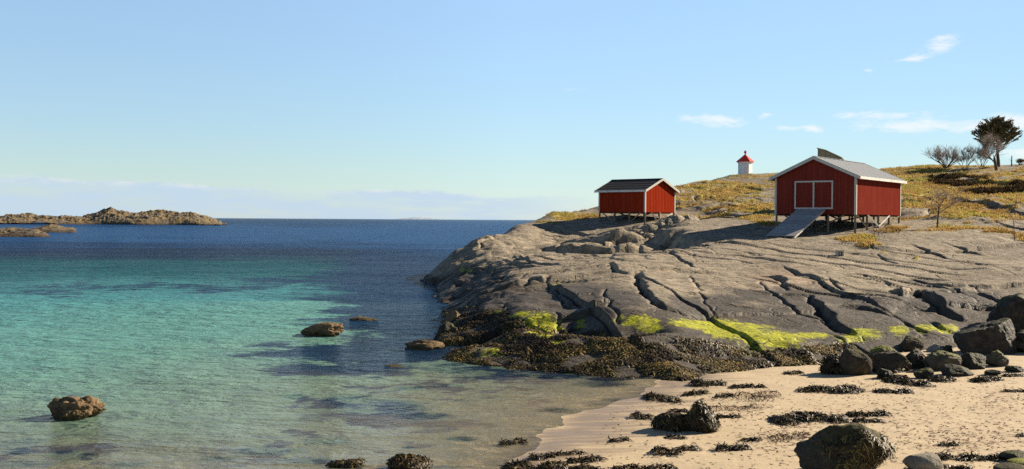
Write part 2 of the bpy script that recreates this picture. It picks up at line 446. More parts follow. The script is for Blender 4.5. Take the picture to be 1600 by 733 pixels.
def m_water():
    m = bpy.data.materials.new('sea_water'); m.use_nodes = True
    t = NT(m.node_tree); m.node_tree.nodes.remove(m.node_tree.nodes['Principled BSDF'])
    out = m.node_tree.nodes['Material Output']
    P = t.obj()
    mk = t.attr('mask'); sp = t.node('ShaderNodeSeparateColor', inp={0: mk.outputs['Color']})
    dep, weed, wind = sp.outputs[0], sp.outputs[1], sp.outputs[2]     # depth/10 m, far out a wind-lane tone; weed includes painted sky reflection
    big = t.noise(t.mapping(P, (0.12, 0.5, 1), rot=(0, 0, rad(4))), 1.0, 5, 0.65)
    edge = t.noise(t.mapping(P, (0.9, 1.7, 1)), 1.0, 6, 0.75)
    d2 = t.math('ADD', dep, t.math('MULTIPLY', t.math('MULTIPLY', t.math('SUBTRACT', big, 0.5), 0.5), dep))
    body = t.ramp(d2, [(0.0, (0.26, 0.27, 0.185)), (0.035, (0.175, 0.27, 0.195)), (0.10, (0.105, 0.265, 0.22)), (0.22, (0.05, 0.20, 0.215)),
                       (0.42, (0.003, 0.060, 0.075)), (0.60, (0.001, 0.009, 0.038)), (0.80, (0.003, 0.030, 0.10)), (1.0, (0.012, 0.058, 0.16))])
    rip = t.noise(t.mapping(P, (2.2, 4.6, 1), rot=(0, 0, rad(14))), 1.0, 5, 0.7)
    wd = t.math('ADD', weed, t.math('MULTIPLY', t.math('SUBTRACT', edge, 0.5), 1.1))
    wd = t.math('ADD', wd, t.math('MULTIPLY', t.math('SUBTRACT', rip, 0.5), 1.0))
    wd = t.ramp(wd, [(0.40, 0), (0.58, 1)])
    body = t.mix(t.math('MULTIPLY', wd, 0.95), body, (0.003, 0.019, 0.062))  # dark blue: weed tone with sky reflection painted in
    # ripples
    r0 = t.noise(t.mapping(P, (0.06, 0.13, 1), rot=(0, 0, rad(8))), 1.0, 4, 0.6)
    r1 = t.noise(t.mapping(P, (2.0, 3.4, 1), rot=(0, 0, rad(14))), 1.0, 5, 0.62, 0.4)
    r2 = t.noise(t.mapping(P, (5.5, 9.0, 1), rot=(0, 0, rad(-10))), 1.0, 4, 0.6, 0.6)
    r3 = t.noise(t.mapping(P, (0.65, 1.15, 1), rot=(0, 0, rad(-6)), loc=(7, 3, 0)), 1.0, 4, 0.6, 0.5)
    r5 = t.noise(t.mapping(P, (0.34, 0.60, 1), rot=(0, 0, rad(11)), loc=(4, 1, 0)), 1.0, 3, 0.6, 0.4)
    r4 = t.noise(t.mapping(P, (0.17, 0.33, 1), rot=(0, 0, rad(5)), loc=(1, 9, 0)), 1.0, 4, 0.6, 0.3)
    # heights in metres: short ripples on longer wavelets
    h = t.math('ADD', t.math('MULTIPLY', r1, 0.16), t.math('MULTIPLY', r2, 0.045))
    h = t.math('ADD', h, t.math('ADD', t.math('ADD', t.math('MULTIPLY', r3, 0.5), t.math('MULTIPLY', r5, 0.55)), t.math('MULTIPLY', r4, 0.8)))
    st = t.math('MULTIPLY', t.math('ADD', 0.6, t.math('MULTIPLY', wind, 0.5)), t.ramp(r0, [(0.3, 0.6), (0.7, 1.1)]))
    N = t.bump(h, st, 1.0)
    dif = t.node('ShaderNodeBsdfDiffuse'); t.set(dif.inputs[0], body)
    nb = t.bump(h, t.math('MULTIPLY', st, 0.9), 1.0); t.set(dif.inputs['Normal'], nb)
    tr = t.node('ShaderNodeBsdfTransparent', inp={0: (0.95, 0.97, 0.94, 1)})
    clear = t.math('POWER', 2.718, t.math('MULTIPLY', dep, -19.0))
    clear = t.math('MULTIPLY', clear, 0.97)
    mx = t.node('ShaderNodeMixShader'); t.set(mx.inputs[0], clear); t.l.new(dif.outputs[0], mx.inputs[1]); t.l.new(tr.outputs[0], mx.inputs[2])
    gl = t.node('ShaderNodeBsdfGlossy'); gl.inputs['Roughness'].default_value = 0.10; t.set(gl.inputs['Normal'], N)
    fr = t.node('ShaderNodeFresnel'); fr.inputs[0].default_value = 1.333; t.set(fr.inputs['Normal'], N)
    f = t.math('MULTIPLY', fr.outputs[0], t.math('SUBTRACT', 1.25, t.math('MULTIPLY', wind, 0.78)), clamp=True)
    f = t.math('MULTIPLY', f, t.math('ADD', 0.60, t.math('MULTIPLY', dep, 28.0, clamp=True), clamp=True))
    f = t.math('MINIMUM', f, t.math('SUBTRACT', 0.70, t.math('MULTIPLY', wind, 0.28)))
    mg = t.node('ShaderNodeMixShader'); t.set(mg.inputs[0], f); t.l.new(mx.outputs[0], mg.inputs[1]); t.l.new(gl.outputs[0], mg.inputs[2])
    t.l.new(mg.outputs[0], out.inputs[0])
    return m
M_WATER = m_water()

def m_boulder(base, dark, lite, green=0.0, low=0.0):
    def fn(t, b):
        P = t.obj()
        oi = t.node('ShaderNodeObjectInfo')
        ad = t.node('ShaderNodeVectorMath', operation='ADD'); t.set(ad.inputs[0], P)
        sc_ = t.node('ShaderNodeVectorMath', operation='SCALE', inp={0: (1, 1, 1), 'Scale': t.math('MULTIPLY', oi.outputs['Random'], 30)})
        t.set(ad.inputs[1], sc_.outputs[0]); Q = ad.outputs[0]
        n1 = t.noise(Q, 1.2, 5, 0.6); n2 = t.noise(Q, 5, 6, 0.7); n3 = t.noise(Q, 26, 5, 0.75)
        col = t.mix(t.ramp(n1, [(0.3, 0), (0.7, 1)]), base, dark)
        col = t.mix(t.ramp(n2, [(0.42, 0), (0.7, 0.7)]), col, lite)
        col = t.mix(t.ramp(n3, [(0.3, 0.6), (0.5, 0)]), col, tuple(c * 0.45 for c in dark))
        if green:
            ge = t.node('ShaderNodeNewGeometry'); s_ = t.node('ShaderNodeSeparateXYZ', inp={0: ge.outputs['Normal']})
            f = t.math('MULTIPLY', t.ramp(s_.outputs[2], [(0.5, 0), (0.85, 1)]), t.ramp(n1, [(0.42, 0), (0.6, green)]))
            col = t.mix(f, col, t.mix(n3, (0.12, 0.13, 0.01), (0.32, 0.33, 0.03)))
        if low:   # weed and wet stain near the foot
            s2 = t.node('ShaderNodeSeparateXYZ', inp={0: P})
            f = t.math('ADD', s2.outputs[2], t.math('MULTIPLY', t.math('SUBTRACT', n2, 0.5), 0.5))
            col = t.mix(t.ramp(f, [(low * 0.4, 0.85), (low, 0)]), col, (0.05, 0.042, 0.018))
        t.set(b.inputs['Base Color'], col)
        h = t.math('ADD', t.math('MULTIPLY', n2, 0.7), t.math('MULTIPLY', n3, 0.25))
        t.set(b.inputs['Normal'], t.bump(h, 0.9, 0.10))
    return fn
M_BROWN = material('warm_brown_rock', m_boulder((0.17, 0.112, 0.060), (0.085, 0.056, 0.03), (0.27, 0.19, 0.105), low=0.22))
M_GREYB = material('grey_boulder_rock', m_boulder((0.066, 0.053, 0.036), (0.028, 0.023, 0.016), (0.115, 0.095, 0.067), green=0.2))
M_DARKB = material('dark_boulder_rock', m_boulder((0.045, 0.038, 0.029), (0.018, 0.0155, 0.013), (0.10, 0.088, 0.068), green=0.2), rough=0.65)
M_GREENB = material('algae_boulder_rock', m_boulder((0.085, 0.075, 0.055), (0.04, 0.036, 0.028), (0.16, 0.145, 0.11), green=0.9), rough=0.7)
M_PALE = material('pale_grey_rock', m_boulder((0.27, 0.24, 0.185), (0.18, 0.16, 0.125), (0.34, 0.305, 0.24)))

def m_weed(t, b):
    a = t.attr('val')
    col = t.ramp(a.outputs['Fac'], [(0.0, (0.016, 0.010, 0.005)), (0.40, (0.052, 0.034, 0.012)), (0.70, (0.115, 0.09, 0.022)), (0.93, (0.24, 0.165, 0.04)), (1.0, (0.26, 0.10, 0.04))])
    t.set(b.inputs['Base Color'], col)
M_WEED = material('bladderwrack', m_weed, rough=0.55, spec=0.25)
def m_redweed(t, b):
    a = t.attr('val')
    col = t.ramp(a.outputs['Fac'], [(0.0, (0.03, 0.018, 0.01)), (0.5, (0.09, 0.045, 0.02)), (1.0, (0.28, 0.11, 0.045))])
    t.set(b.inputs['Base Color'], col)
M_REDWEED = material('dried_red_weed', m_redweed, rough=0.6)
def m_grass(t, b):
    a = t.attr('val')
    col = t.ramp(a.outputs['Fac'], [(0.0, (0.15, 0.09, 0.03)), (0.3, (0.32, 0.20, 0.07)), (0.6, (0.40, 0.275, 0.10)), (0.8, (0.30, 0.25, 0.055)), (1.0, (0.20, 0.21, 0.03))])
    t.set(b.inputs['Base Color'], col)
    tl_ = t.node('ShaderNodeBsdfTranslucent'); t.set(tl_.inputs[0], col)
    mx = t.node('ShaderNodeMixShader', inp={0: 0.5}); t.l.new(b.outputs[0], mx.inputs[1]); t.l.new(tl_.outputs[0], mx.inputs[2])
    t.l.new(mx.outputs[0], t.n['Material Output'].inputs[0])
M_GRASS = material('dry_grass', m_grass, rough=0.9, spec=0.0)
def m_heath(t, b):
    a = t.attr('val')
    t.set(b.inputs['Base Color'], t.ramp(a.outputs['Fac'], [(0.0, (0.03, 0.019, 0.012)), (0.6, (0.085, 0.055, 0.03)), (1.0, (0.20, 0.14, 0.06))]))
M_HEATH = material('dark_heather', m_heath, rough=1.0, spec=0.0)

def m_board(c0, c1, wear=(0.4, 0.35, 0.3), wearamt=0.0, rough=0.75):
    def fn(t, b):
        P = t.obj()
        a = t.attr('val')
        g = t.noise(t.mapping(P, (9, 9, 0.7)), 1.0, 5, 0.7)
        big = t.noise(P, 0.8, 4, 0.6)
        col = t.mix(a.outputs['Fac'], c0, c1)
        col = t.mix(t.ramp(g, [(0.35, 0.35), (0.6, 0)]), col, tuple(c * 0.55 for c in c0))
        col = t.mix(t.ramp(big, [(0.35, 0.22), (0.65, 0)]), col, tuple(c * 0.6 for c in c0))
        if wearamt:
            wn = t.noise(t.mapping(P, (3, 3, 1.2)), 2.0, 6, 0.75)
            col = t.mix(t.ramp(wn, [(0.56, 0), (0.66, wearamt)]), col, wear)
        t.set(b.inputs['Base Color'], col)
        t.set(b.inputs['Normal'], t.bump(g, 0.35, 0.01))
        b.inputs['Specular IOR Level'].default_value = 0.0
    return fn
M_RED = material('red_boards', m_board((0.175, 0.028, 0.019), (0.22, 0.040, 0.027), (0.25, 0.08, 0.055), 0.25))
M_RED2 = material('bright_red_boards', m_board((0.25, 0.026, 0.010), (0.31, 0.037, 0.014), (0.3, 0.10, 0.06), 0.12))
M_WHITE = material('white_painted_trim', m_board((0.50, 0.475, 0.42), (0.58, 0.555, 0.50), (0.32, 0.31, 0.27), 0.3))
M_PEEL = material('peeling_fascia', m_board((0.66, 0.63, 0.58), (0.70, 0.66, 0.60), (0.42, 0.13, 0.10), 0.9))
M_POST = material('weathered_post', m_board((0.17, 0.145, 0.11), (0.24, 0.20, 0.15)))
M_DARKPOST = material('tarred_post', m_board((0.05, 0.042, 0.03), (0.09, 0.07, 0.05)))
M_PLANK = material('grey_ramp_planks', m_board((0.30, 0.29, 0.285), (0.40, 0.385, 0.37), (0.2, 0.18, 0.16), 0.4))
M_WALLG = material('weathered_green_boards', m_board((0.27, 0.26, 0.18), (0.33, 0.31, 0.22), (0.16, 0.17, 0.10), 0.5))

def m_felt(t, b):
    P = t.obj(); n = t.noise(P, 40, 4, 0.8); n2 = t.noise(P, 1.2, 4)
    t.set(b.inputs['Base Color'], t.mix(n2, (0.022, 0.022, 0.024), (0.05, 0.05, 0.052)))
    t.set(b.inputs['Normal'], t.bump(n, 0.4, 0.01))
M_FELT = material('black_roofing_felt', m_felt, rough=0.9)
def m_metal(t, b):
    P = t.obj(); n2 = t.noise(P, 1.0, 5, 0.7); n3 = t.noise(t.mapping(P, (1, 14, 1)), 1.0, 4, 0.7)
    col = t.mix(n2, (0.235, 0.25, 0.265), (0.28, 0.295, 0.31))
    col = t.mix(t.ramp(n3, [(0.4, 0.12), (0.6, 0)]), col, (0.20, 0.20, 0.20))
    t.set(b.inputs['Base Color'], col)
    b.inputs['Specular IOR Level'].default_value = 0.05
M_METAL = material('grey_sheet_roof', m_metal, rough=0.85)
def m_plaster(t, b):
    P = t.obj(); n2 = t.noise(P, 2.2, 6, 0.7)
    col = t.mix(t.ramp(n2, [(0.35, 1), (0.6, 0)]), (0.78, 0.77, 0.74), (0.58, 0.56, 0.52))
    t.set(b.inputs['Base Color'], col)
M_PLASTER = material('white_lighthouse_paint', m_plaster, rough=0.7)
def m_redpaint(t, b):
    P = t.obj(); n2 = t.noise(P, 3, 4, 0.7)
    t.set(b.inputs['Base Color'], t.mix(n2, (0.62, 0.035, 0.03), (0.72, 0.06, 0.045)))
M_REDP = material('red_lighthouse_paint', m_redpaint, rough=0.5)
def m_plain(c0, c1, sc_=6, rough=0.85):
    def fn(t, b):
        n = t.noise(t.obj(), sc_, 5, 0.7)
        t.set(b.inputs['Base Color'], t.mix(n, c0, c1)); t.set(b.inputs['Normal'], t.bump(n, 0.4, 0.03))
        b.inputs['Roughness'].default_value = rough
    return fn
M_CONC = material('concrete', m_plain((0.36, 0.31, 0.25), (0.50, 0.44, 0.37)))
M_DARKIRON = material('rusty_iron', m_plain((0.06, 0.035, 0.02), (0.12, 0.06, 0.03)))
M_BARK = material('bark', m_plain((0.06, 0.044, 0.03), (0.12, 0.09, 0.065)))
M_TWIG = material('bare_twigs', m_plain((0.22, 0.18, 0.15), (0.33, 0.275, 0.235)))
M_BUSH = material('brown_bush_twigs', m_plain((0.14, 0.075, 0.045), (0.24, 0.14, 0.09)))
def m_needle(t, b):
    a = t.attr('val')
    t.set(b.inputs['Base Color'], t.ramp(a.outputs['Fac'], [(0, (0.075, 0.066, 0.03)), (0.6, (0.15, 0.125, 0.055)), (1, (0.25, 0.19, 0.09))]))
M_NEEDLE = material('conifer_foliage', m_needle, rough=0.7, spec=0.2)
M_WHITESTONE = material('white_stone', m_plain((0.62, 0.60, 0.56), (0.8, 0.78, 0.74)))

def m_island(t, b):
    P = t.obj()
    n1 = t.noise(P, 0.10, 6, 0.7); n2 = t.noise(t.mapping(P, (0.5, 0.5, 1.6)), 1.0, 6, 0.75)
    ge = t.node('ShaderNodeNewGeometry'); s_ = t.node('ShaderNodeSeparateXYZ', inp={0: ge.outputs['Normal']})
    s2 = t.node('ShaderNodeSeparateXYZ', inp={0: P})
    col = t.mix(t.ramp(n2, [(0.35, 0), (0.65, 1)]), (0.042, 0.036, 0.029), (0.20, 0.17, 0.13))
    gr = t.math('MULTIPLY', t.ramp(n1, [(0.42, 0), (0.6, 0.8)]), t.ramp(s2.outputs[2], [(0.0, 0), (1.0, 1)]))
    col = t.mix(gr, col, t.mix(n2, (0.10, 0.07, 0.024), (0.25, 0.17, 0.065)))
    low = t.math('ADD', s2.outputs[2], t.math('MULTIPLY', t.math('SUBTRACT', n2, 0.5), 2.0))
    col = t.mix(t.ramp(t.math('MULTIPLY', low, 0.4), [(0.2, 0.9), (0.5, 0)]), col, (0.06, 0.045, 0.03))
    t.set(b.inputs['Base Color'], col)
    t.set(b.inputs['Normal'], t.bump(n2, 0.9, 0.6))
M_ISLE = material('islet_rock', m_island)
def m_hazy_snow(t, b):
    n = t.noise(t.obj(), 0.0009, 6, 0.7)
    t.set(b.inputs['Base Color'], t.mix(t.ramp(n, [(0.45, 0), (0.6, 1)]), (0.28, 0.34, 0.41), (0.25, 0.31, 0.38)))  # distance haze painted into the snow colour, close to the horizon sky
M_HAZY_SNOW = material('far_snow_haze', m_hazy_snow, rough=1.0, spec=0.0)

# ------------------------------------------------------------------ beach and sea bed
WL = [(1075, 583), (1047, 597), (1010, 611), (998, 622), (943, 636), (914, 652), (902, 668), (880, 688), (845, 711), (790, 745)]
WLp = np.array([onz(a, b_)[:2] for a, b_ in WL])
WLp = np.vstack([WLp[0] + (WLp[0] - WLp[2]) * 30 , WLp, WLp[-1] + np.array([-5.5, -11.0]), WLp[-1] + np.array([-30, -40.0])])
def poly_sd(X, Y, pts):
    """signed distance to an open polyline: positive on its right-hand side when walked backwards"""
    best = np.full(X.shape, 1e9); sgn = np.zeros(X.shape)
    for a, b_ in zip(pts[:-1], pts[1:]):
        d = b_ - a; L2 = d @ d
        u = np.clip(((X - a[0]) * d[0] + (Y - a[1]) * d[1]) / L2, 0, 1)
        qx = X - (a[0] + u * d[0]); qy = Y - (a[1] + u * d[1])
        r = np.hypot(qx, qy)
        s = np.sign(d[0] * (Y - a[1]) - d[1] * (X - a[0]))
        m = r < best - 1e-9
        best = np.where(m, r, best); sgn = np.where(m, s, sgn)
    return best * sgn
def beach_z(X, Y):
    d = poly_sd(X, Y, WLp)          # + on land
    d = d + (.55 * pn(X * .45, Y * .45, 411) + .22 * pn(X * 1.3, Y * 1.3, 412)) * np.exp(-np.abs(d) / 4)
    land = 0.034 * d + 0.012 * np.clip(d, 0, 1)
    land = np.minimum(land, 0.34 + 0.012 * (land - 0.34) * 20)
    sea_ = 0.030 * d - 0.0011 * d * d
    sea_ = np.maximum(sea_, -9.0)
    z = np.where(d > 0, land, sea_)
    near = np.exp(-np.abs(d) / 60)
    z = z + near * (0.018 * fbm(X * 0.5, Y * 0.5, 3, 5) + 0.05 * pn(X * 0.12, Y * 0.12, 9))
    return z, d
def graded(lo, hi, core0, core1, step, g=1.16):
    a = list(np.arange(core0, core1, step)); s = step; x = a[-1]
    while x < hi: s *= g; x += s; a.append(min(x, hi))
    s = step; x = a[0]; pre = []
    while x > lo: s *= g; x -= s; pre.append(max(x, lo))
    return np.array(pre[::-1] + a)
gx = graded(-40000, 40000, -18, 20, 0.10); gy = graded(-400, 60000, 12, 42, 0.10)
GX, GY = np.meshgrid(gx, gy)
Zb, Db = beach_z(GX, GY)
wet = np.clip(1.15 - Db / 2.8, 0, 1); wet = np.where(Db < 0, np.clip(1 + Db / 1.5, 0.0, 1), wet)
pxb, pyb = project(np.stack([GX, GY, Zb], -1))
def ell(px, py, cx, cy, rx, ry, k=1.0, rot=0.0):
    c, s = math.cos(rot), math.sin(rot)
    dx = (px - cx) * c + (py - cy) * s; dy = -(px - cx) * s + (py - cy) * c
    return k * np.exp(-((dx / rx) ** 2 + (dy / ry) ** 2) * 0.9)
# litter density (patches of washed up weed)
lit = np.zeros_like(GX)
for e in [(1160, 615, 60, 12), (1230, 680, 70, 18), (1310, 655, 90, 18), (1500, 690, 120, 25), (1560, 630, 60, 25), (1160, 640, 60, 12), (1400, 600, 70, 14)]:
    lit = np.maximum(lit, ell(pxb, pyb, *e))
weed_sky_patches = [  # weed beds, and dark patches painted for blue sky reflection: px, py, rx, ry, k
    (520, 560, 150, 24, 1.0), (640, 440, 130, 34, 1.25), (620, 480, 110, 45, 1.25), (660, 520, 90, 50, 1.1), (560, 560, 120, 28, 1.1), (640, 410, 120, 16, 1.0), (590, 636, 95, 16, 1.0), (545, 625, 60, 12, .9), (660, 650, 60, 8, .9),
    (460, 620, 30, 6, .9), (640, 607, 40, 6, .8), (700, 603, 50, 5, .7), (300, 448, 430, 9, .62), (60, 456, 120, 9, .6), (480, 438, 120, 7, .8),
    (110, 712, 60, 12, .85), (30, 705, 40, 9, .8), (40, 725, 80, 10, .7), (200, 726, 70, 8, .7), (420, 705, 90, 10, .8), (340, 718, 60, 9, .7), (510, 690, 60, 9, .8), (480, 720, 80, 8, .75),
    (720, 686, 32, 5, .9), (640, 700, 22, 4, .7), (450, 668, 40, 6, .5), (720, 625, 30, 5, .6), (770, 620, 40, 4, .6), (700, 730, 80, 6, .6), (600, 722, 60, 6, .5),
    (840, 582, 150, 9, .75), (940, 600, 80, 9, .75), (870, 640, 60, 9, .62), (960, 625, 50, 7, .6), (760, 590, 90, 9, .7), (50, 660, 22, 5, .6), (180, 647, 20, 4, .7), (330, 690, 14, 3, .7), (275, 697, 8, 3, .6), (100, 668, 50, 10, .5), (270, 560, 20, 2, .3)]  # leading ellipses imitate blue sky reflection along the rockweed edge
weed_sky_b = np.zeros_like(GX)
for e in weed_sky_patches:
    weed_sky_b = np.maximum(weed_sky_b, ell(pxb, pyb, *e))
weed_sky_b = np.where((Db < -0.1) & (GY > 5) & (GY < 400), weed_sky_b, 0)
o = make_mesh('beach', np.stack([GX, GY, Zb], -1).reshape(-1, 3), grid_faces(*GX.shape), M_SAND,
              {'mask': np.stack([wet, lit, weed_sky_b * 0.9], -1).reshape(-1, 3)})
tag(o, kind='structure', label='pale sand beach running down into the shallow cove')

# ------------------------------------------------------------------ sea surface
wx = graded(-45000, 45000, -48, 16, 0.25, 1.10); wy = graded(-300, 60000, 14, 100, 0.25, 1.06)
WX, WY = np.meshgrid(wx, wy)
wpx, wpy = project(np.stack([WX, WY, np.zeros_like(WX)], -1))
ok = WY > 5
zb, db = beach_z(WX, WY)
dep0 = -zb
front = np.interp(wpy + 7 * fbm(WX * .02, WY * .05, 4, 407, .6), [300, 346, 358, 374, 391, 400, 414, 436, 446, 470, 560, 640, 700, 760], [7, 7, 10, 9.5, 6.0, 5.9, 4.3, 3.9, 3.0, 2.3, 1.15, .55, .25, .1])  # far rows set wind-lane tones, sky reflection put into the colour
# the deep edge bends: to the right of px 560 the floor drops off towards the headland
right = sstep(430, 720, wpx + 0.9 * (wpy - 430) + 80 * fbm(WX * .05, WY * .12, 3, 405)) * sstep(600, 540, wpy)
front = np.where(ok, front, dep0)
front = front + right * sstep(585, 540, wpy) * 2.2
depth = np.where(ok, np.minimum(front, np.maximum(0, -db) * 0.05), np.clip(dep0, 0, 10))
depth = np.where(ok & (wpy < 470), front, depth)
depth = np.where(ok & (wpx > 1100), np.clip(-db, 0, 1) * .1, depth)
depth = np.clip(depth, 0, 10)
weed_sky_w = np.zeros_like(WX)
sc_k = np.clip((wpy - 343) / 250, .1, 1.2)
qpx = wpx + sc_k * 95 * fbm(WX * .16, WY * .22, 4, 401, .6); qpy = wpy + sc_k * 24 * fbm(WX * .22, WY * .30, 4, 403, .6)
for e in weed_sky_patches:
    weed_sky_w = np.maximum(weed_sky_w, ell(qpx, qpy, *e))
weed_sky_w = np.where(ok, weed_sky_w, 0)
wind = np.interp(wpy, [343, 360, 500, 600, 700], [1.0, 1.0, .85, .6, .35])
wind = np.where(ok, wind, 0.5)
wind = wind * (1 - 0.6 * ell(wpx, wpy, 880, 590, 130, 25))
o = make_mesh('sea', np.stack([WX, WY, np.zeros_like(WX)], -1).reshape(-1, 3), grid_faces(*WX.shape), M_WATER,
              {'mask': np.stack([depth / 10, weed_sky_w, wind], -1).reshape(-1, 3)})
tag(o, kind='structure', label='clear sea, turquoise over sand and navy further out')

# ------------------------------------------------------------------ headland
ctrl = []
def C(px, py, Y): ctrl.append(tuple(at(px, py, Y)))
def S(px, py, z=0.0): ctrl.append(tuple(onz(px, py, z)))
for a in [(657, 438), (686, 446), (672, 471), (703, 476), (701, 487), (683, 510), (694, 530), (695, 546), (698, 560), (735, 568), (785, 574), (869, 583), (940, 588), (1000, 592)]: S(*a)
for a in [(640, 448), (650, 490), (655, 515), (660, 560), (690, 580), (785, 595), (900, 605), (1000, 612), (640, 430)]: S(*a, -1.0)
for a in [(660, 425, 88), (640, 400, 100)]: ctrl.append((at(*a)[0], a[2], -1.5))
for row in [
    (680, (424, 80), (432, 76)),
    (700, (402, 83), (412, 79), (430, 73), (450, 66), (500, 49), (530, 41), (548, 37)),
    (740, (375, 91), (395, 80), (420, 70), (440, 63), (468, 52), (490, 46), (515, 41), (545, 37)),
    (800, (347, 104), (370, 95), (390, 79), (408, 65), (430, 55), (460, 46.5), (500, 40), (540, 36)),
    (860, (330, 110), (350, 103), (372, 97), (392, 80), (410, 62), (440, 51), (480, 42.5), (530, 37), (560, 34.3)),
    (930, (321, 114), (345, 104.5), (370, 96), (385, 90), (398, 80), (404, 64), (430, 52), (470, 43), (520, 37), (560, 33.6)),
    (1000, (305, 122), (350, 99.5), (372, 91), (390, 82), (401, 63), (430, 50), (470, 41.5), (505, 37), (560, 33)),
    (1055, (291, 133), (315, 116), (338, 104), (365, 89), (383, 80), (392, 65), (430, 51), (470, 42), (520, 36)),
    (1100, (284, 140), (305, 122), (330, 106), (352, 94), (368, 84), (381, 70), (410, 57), (450, 47), (500, 39.5), (545, 35), (583, 31.8)),
    (1150, (277, 147), (300, 124), (325, 108), (350, 92), (368, 79), (376, 72), (400, 60), (440, 49), (490, 40.5), (540, 35.5), (577, 32.5)),
    (1205, (271, 152), (300, 122), (325, 104), (345, 88), (364, 77.5), (374, 72.6), (384, 68), (415, 56), (450, 47), (500, 40), (571, 33)),
    (1260, (268, 152), (300, 120), (335, 93), (352, 82), (368, 74.5), (382, 69), (410, 58), (450, 47.5), (500, 40.3), (540, 36), (574, 33.2)),
    (1320, (268, 150), (300, 118), (335, 92), (347, 84), (358, 76), (372, 71.5), (390, 65.5), (420, 55.5), (460, 46.5), (500, 41), (540, 36.5), (570, 34)),
    (1400, (263, 148), (285, 120), (312, 101), (336, 89), (350, 82.5), (362, 76.5), (380, 70), (410, 59.5), (450, 49.5), (500, 41.5), (540, 37.3), (565, 35)),
    (1460, (259.5, 148), (285, 119), (312, 102), (335, 90), (352, 82), (368, 76), (382, 70), (410, 60), (450, 50), (490, 43.5), (525, 39), (560, 36)),
    (1530, (261, 143), (280, 121), (300, 110), (325, 96), (350, 83), (370, 75), (395, 65), (430, 54), (470, 46.5), (510, 41.5), (555, 37)),
    (1600, (257, 140), (275, 121), (300, 108), (325, 95), (350, 82), (372, 74), (400, 63), (440, 51.5), (480, 45), (520, 41), (555, 37.5)),
    (1720, (255, 138), (285, 114), (325, 94), (372, 73), (420, 57), (480, 45), (540, 38.5)),
    (1900, (252, 138), (285, 112), (325, 92), (372, 72), (420, 56), (480, 44), (540, 38)),
]:
    for py, Y in row[1:]: C(row[0], py, Y)
# far side of the ridge falls away, ground in front is under sand or water
for px, Y, z in [(700, 95, -1.5), (740, 104, -1.5), (800, 116, -1.5), (860, 128, -1.5), (930, 140, 1), (1000, 150, 4), (1055, 160, 6), (1100, 170, 7), (1150, 178, 9), (1205, 185, 10),
                 (1260, 190, 10.5), (1320, 190, 11), (1400, 190, 11.5), (1530, 190, 11.5), (1720, 190, 11.5), (1900, 190, 11.5), (620, 190, -4), (800, 190, -4), (930, 190, -4),
                 (700, 29, -2), (800, 29, -1.6), (900, 29, -1.1), (1000, 28.6, -.9), (1100, 28.5, -.8), (1200, 29, -.8), (1320, 29.5, -.8), (1400, 30.5, -.8), (1530, 31.5, -.8), (1700, 31.5, -.8), (1900, 31, -.8),
                 (1400, 33.5, .12), (1530, 35, .2), (1720, 35, .3), (1900, 35, .3), (600, 60, -3), (600, 40, -2.5), (600, 29, -3)]:
    ctrl.append((at(px, 343, Y)[0], Y, z))
ctrl = np.array(ctrl)
def tps_fit(P, z, lam=0.02):
    # the ground is compressed in depth so that controls weigh alike at all distances
    n = len(P); D = np.hypot(P[:, None, 0] - P[None, :, 0], P[:, None, 1] - P[None, :, 1])
    K = np.where(D > 0, D * D * np.log(D + 1e-12), 0) + lam * np.eye(n) * n * 0.1
    A = np.zeros((n + 3, n + 3)); A[:n, :n] = K; A[:n, n] = 1; A[:n, n + 1:] = P; A[n, :n] = 1; A[n + 1:, :n] = P.T
    return np.linalg.solve(A, np.concatenate([z, np.zeros(3)]))
def wsp(X, Y):           # warped coordinates in which the controls are spread evenly
    Yc = np.maximum(Y, 1)
    return X / Yc * 60, np.log(Yc) * 22
u, v = wsp(ctrl[:, 0], ctrl[:, 1]); CP = np.stack([u, v], 1)
TW = tps_fit(CP, ctrl[:, 2], 0.06)
def base_h(X, Y):
    u, v = wsp(X.ravel(), Y.ravel()); out = np.zeros(len(u)); n = len(CP)
    for i in range(0, len(u), 60000):
        a, b_ = u[i:i + 60000], v[i:i + 60000]
        D2 = (a[:, None] - CP[None, :, 0]) ** 2 + (b_[:, None] - CP[None, :, 1]) ** 2
        out[i:i + 60000] = (0.5 * D2 * np.log(D2 + 1e-12)) @ TW[:n] + TW[n] + TW[n + 1] * a + TW[n + 2] * b_
    return out.reshape(X.shape)

s_in = np.arange(-0.17, 0.56, 0.00115); s_out = 0.56 + np.cumsum(np.linspace(0.002, 0.02, 26))
ss = np.concatenate([s_in, s_out])
YY = [28.2]
while YY[-1] < 195: YY.append(YY[-1] * (1 + (0.0023 if YY[-1] < 150 else 0.006)))
YY = np.array(YY); LY = np.log(YY)
HX = ss[None, :] * YY[:, None]; HY = np.repeat(YY[:, None], len(ss), 1)
HB = base_h(HX, HY)
SHL = [(657, 438), (670, 441), (686, 446), (678, 458), (672, 471), (688, 474), (703, 476), (701, 487), (683, 510), (690, 522), (692, 535), (695, 546), (698, 560), (735, 568), (785, 574), (869, 583), (940, 588), (1000, 592)]
SHP = np.array([onz(*a)[:2] for a in SHL]); SAND_ = np.array([onz(a, b_, .12)[:2] for a, b_ in [(1067, 591), (1092, 586), (1150, 577), (1197, 571), (1285, 574)]])
SHP = np.vstack([at(655, 425, 90)[:2], SHP, SAND_])
JX = HX + .35 * fbm(HX * .6, HY * .6, 3, 301); JY = HY + .35 * fbm(HX * .6, HY * .6, 3, 303)
SD = poly_sd(JX, JY, SHP)
okr = (HY < 84) & (HX < SAND_[-1][0])
HB = np.where(okr & (SD > 0) & (SD < 6), np.maximum(HB, np.minimum(.26 * SD, .70) * sstep(6, 3, SD)), HB)
HB = np.where(okr & (SD < 0), np.minimum(HB, -.30 * np.abs(SD)), HB)
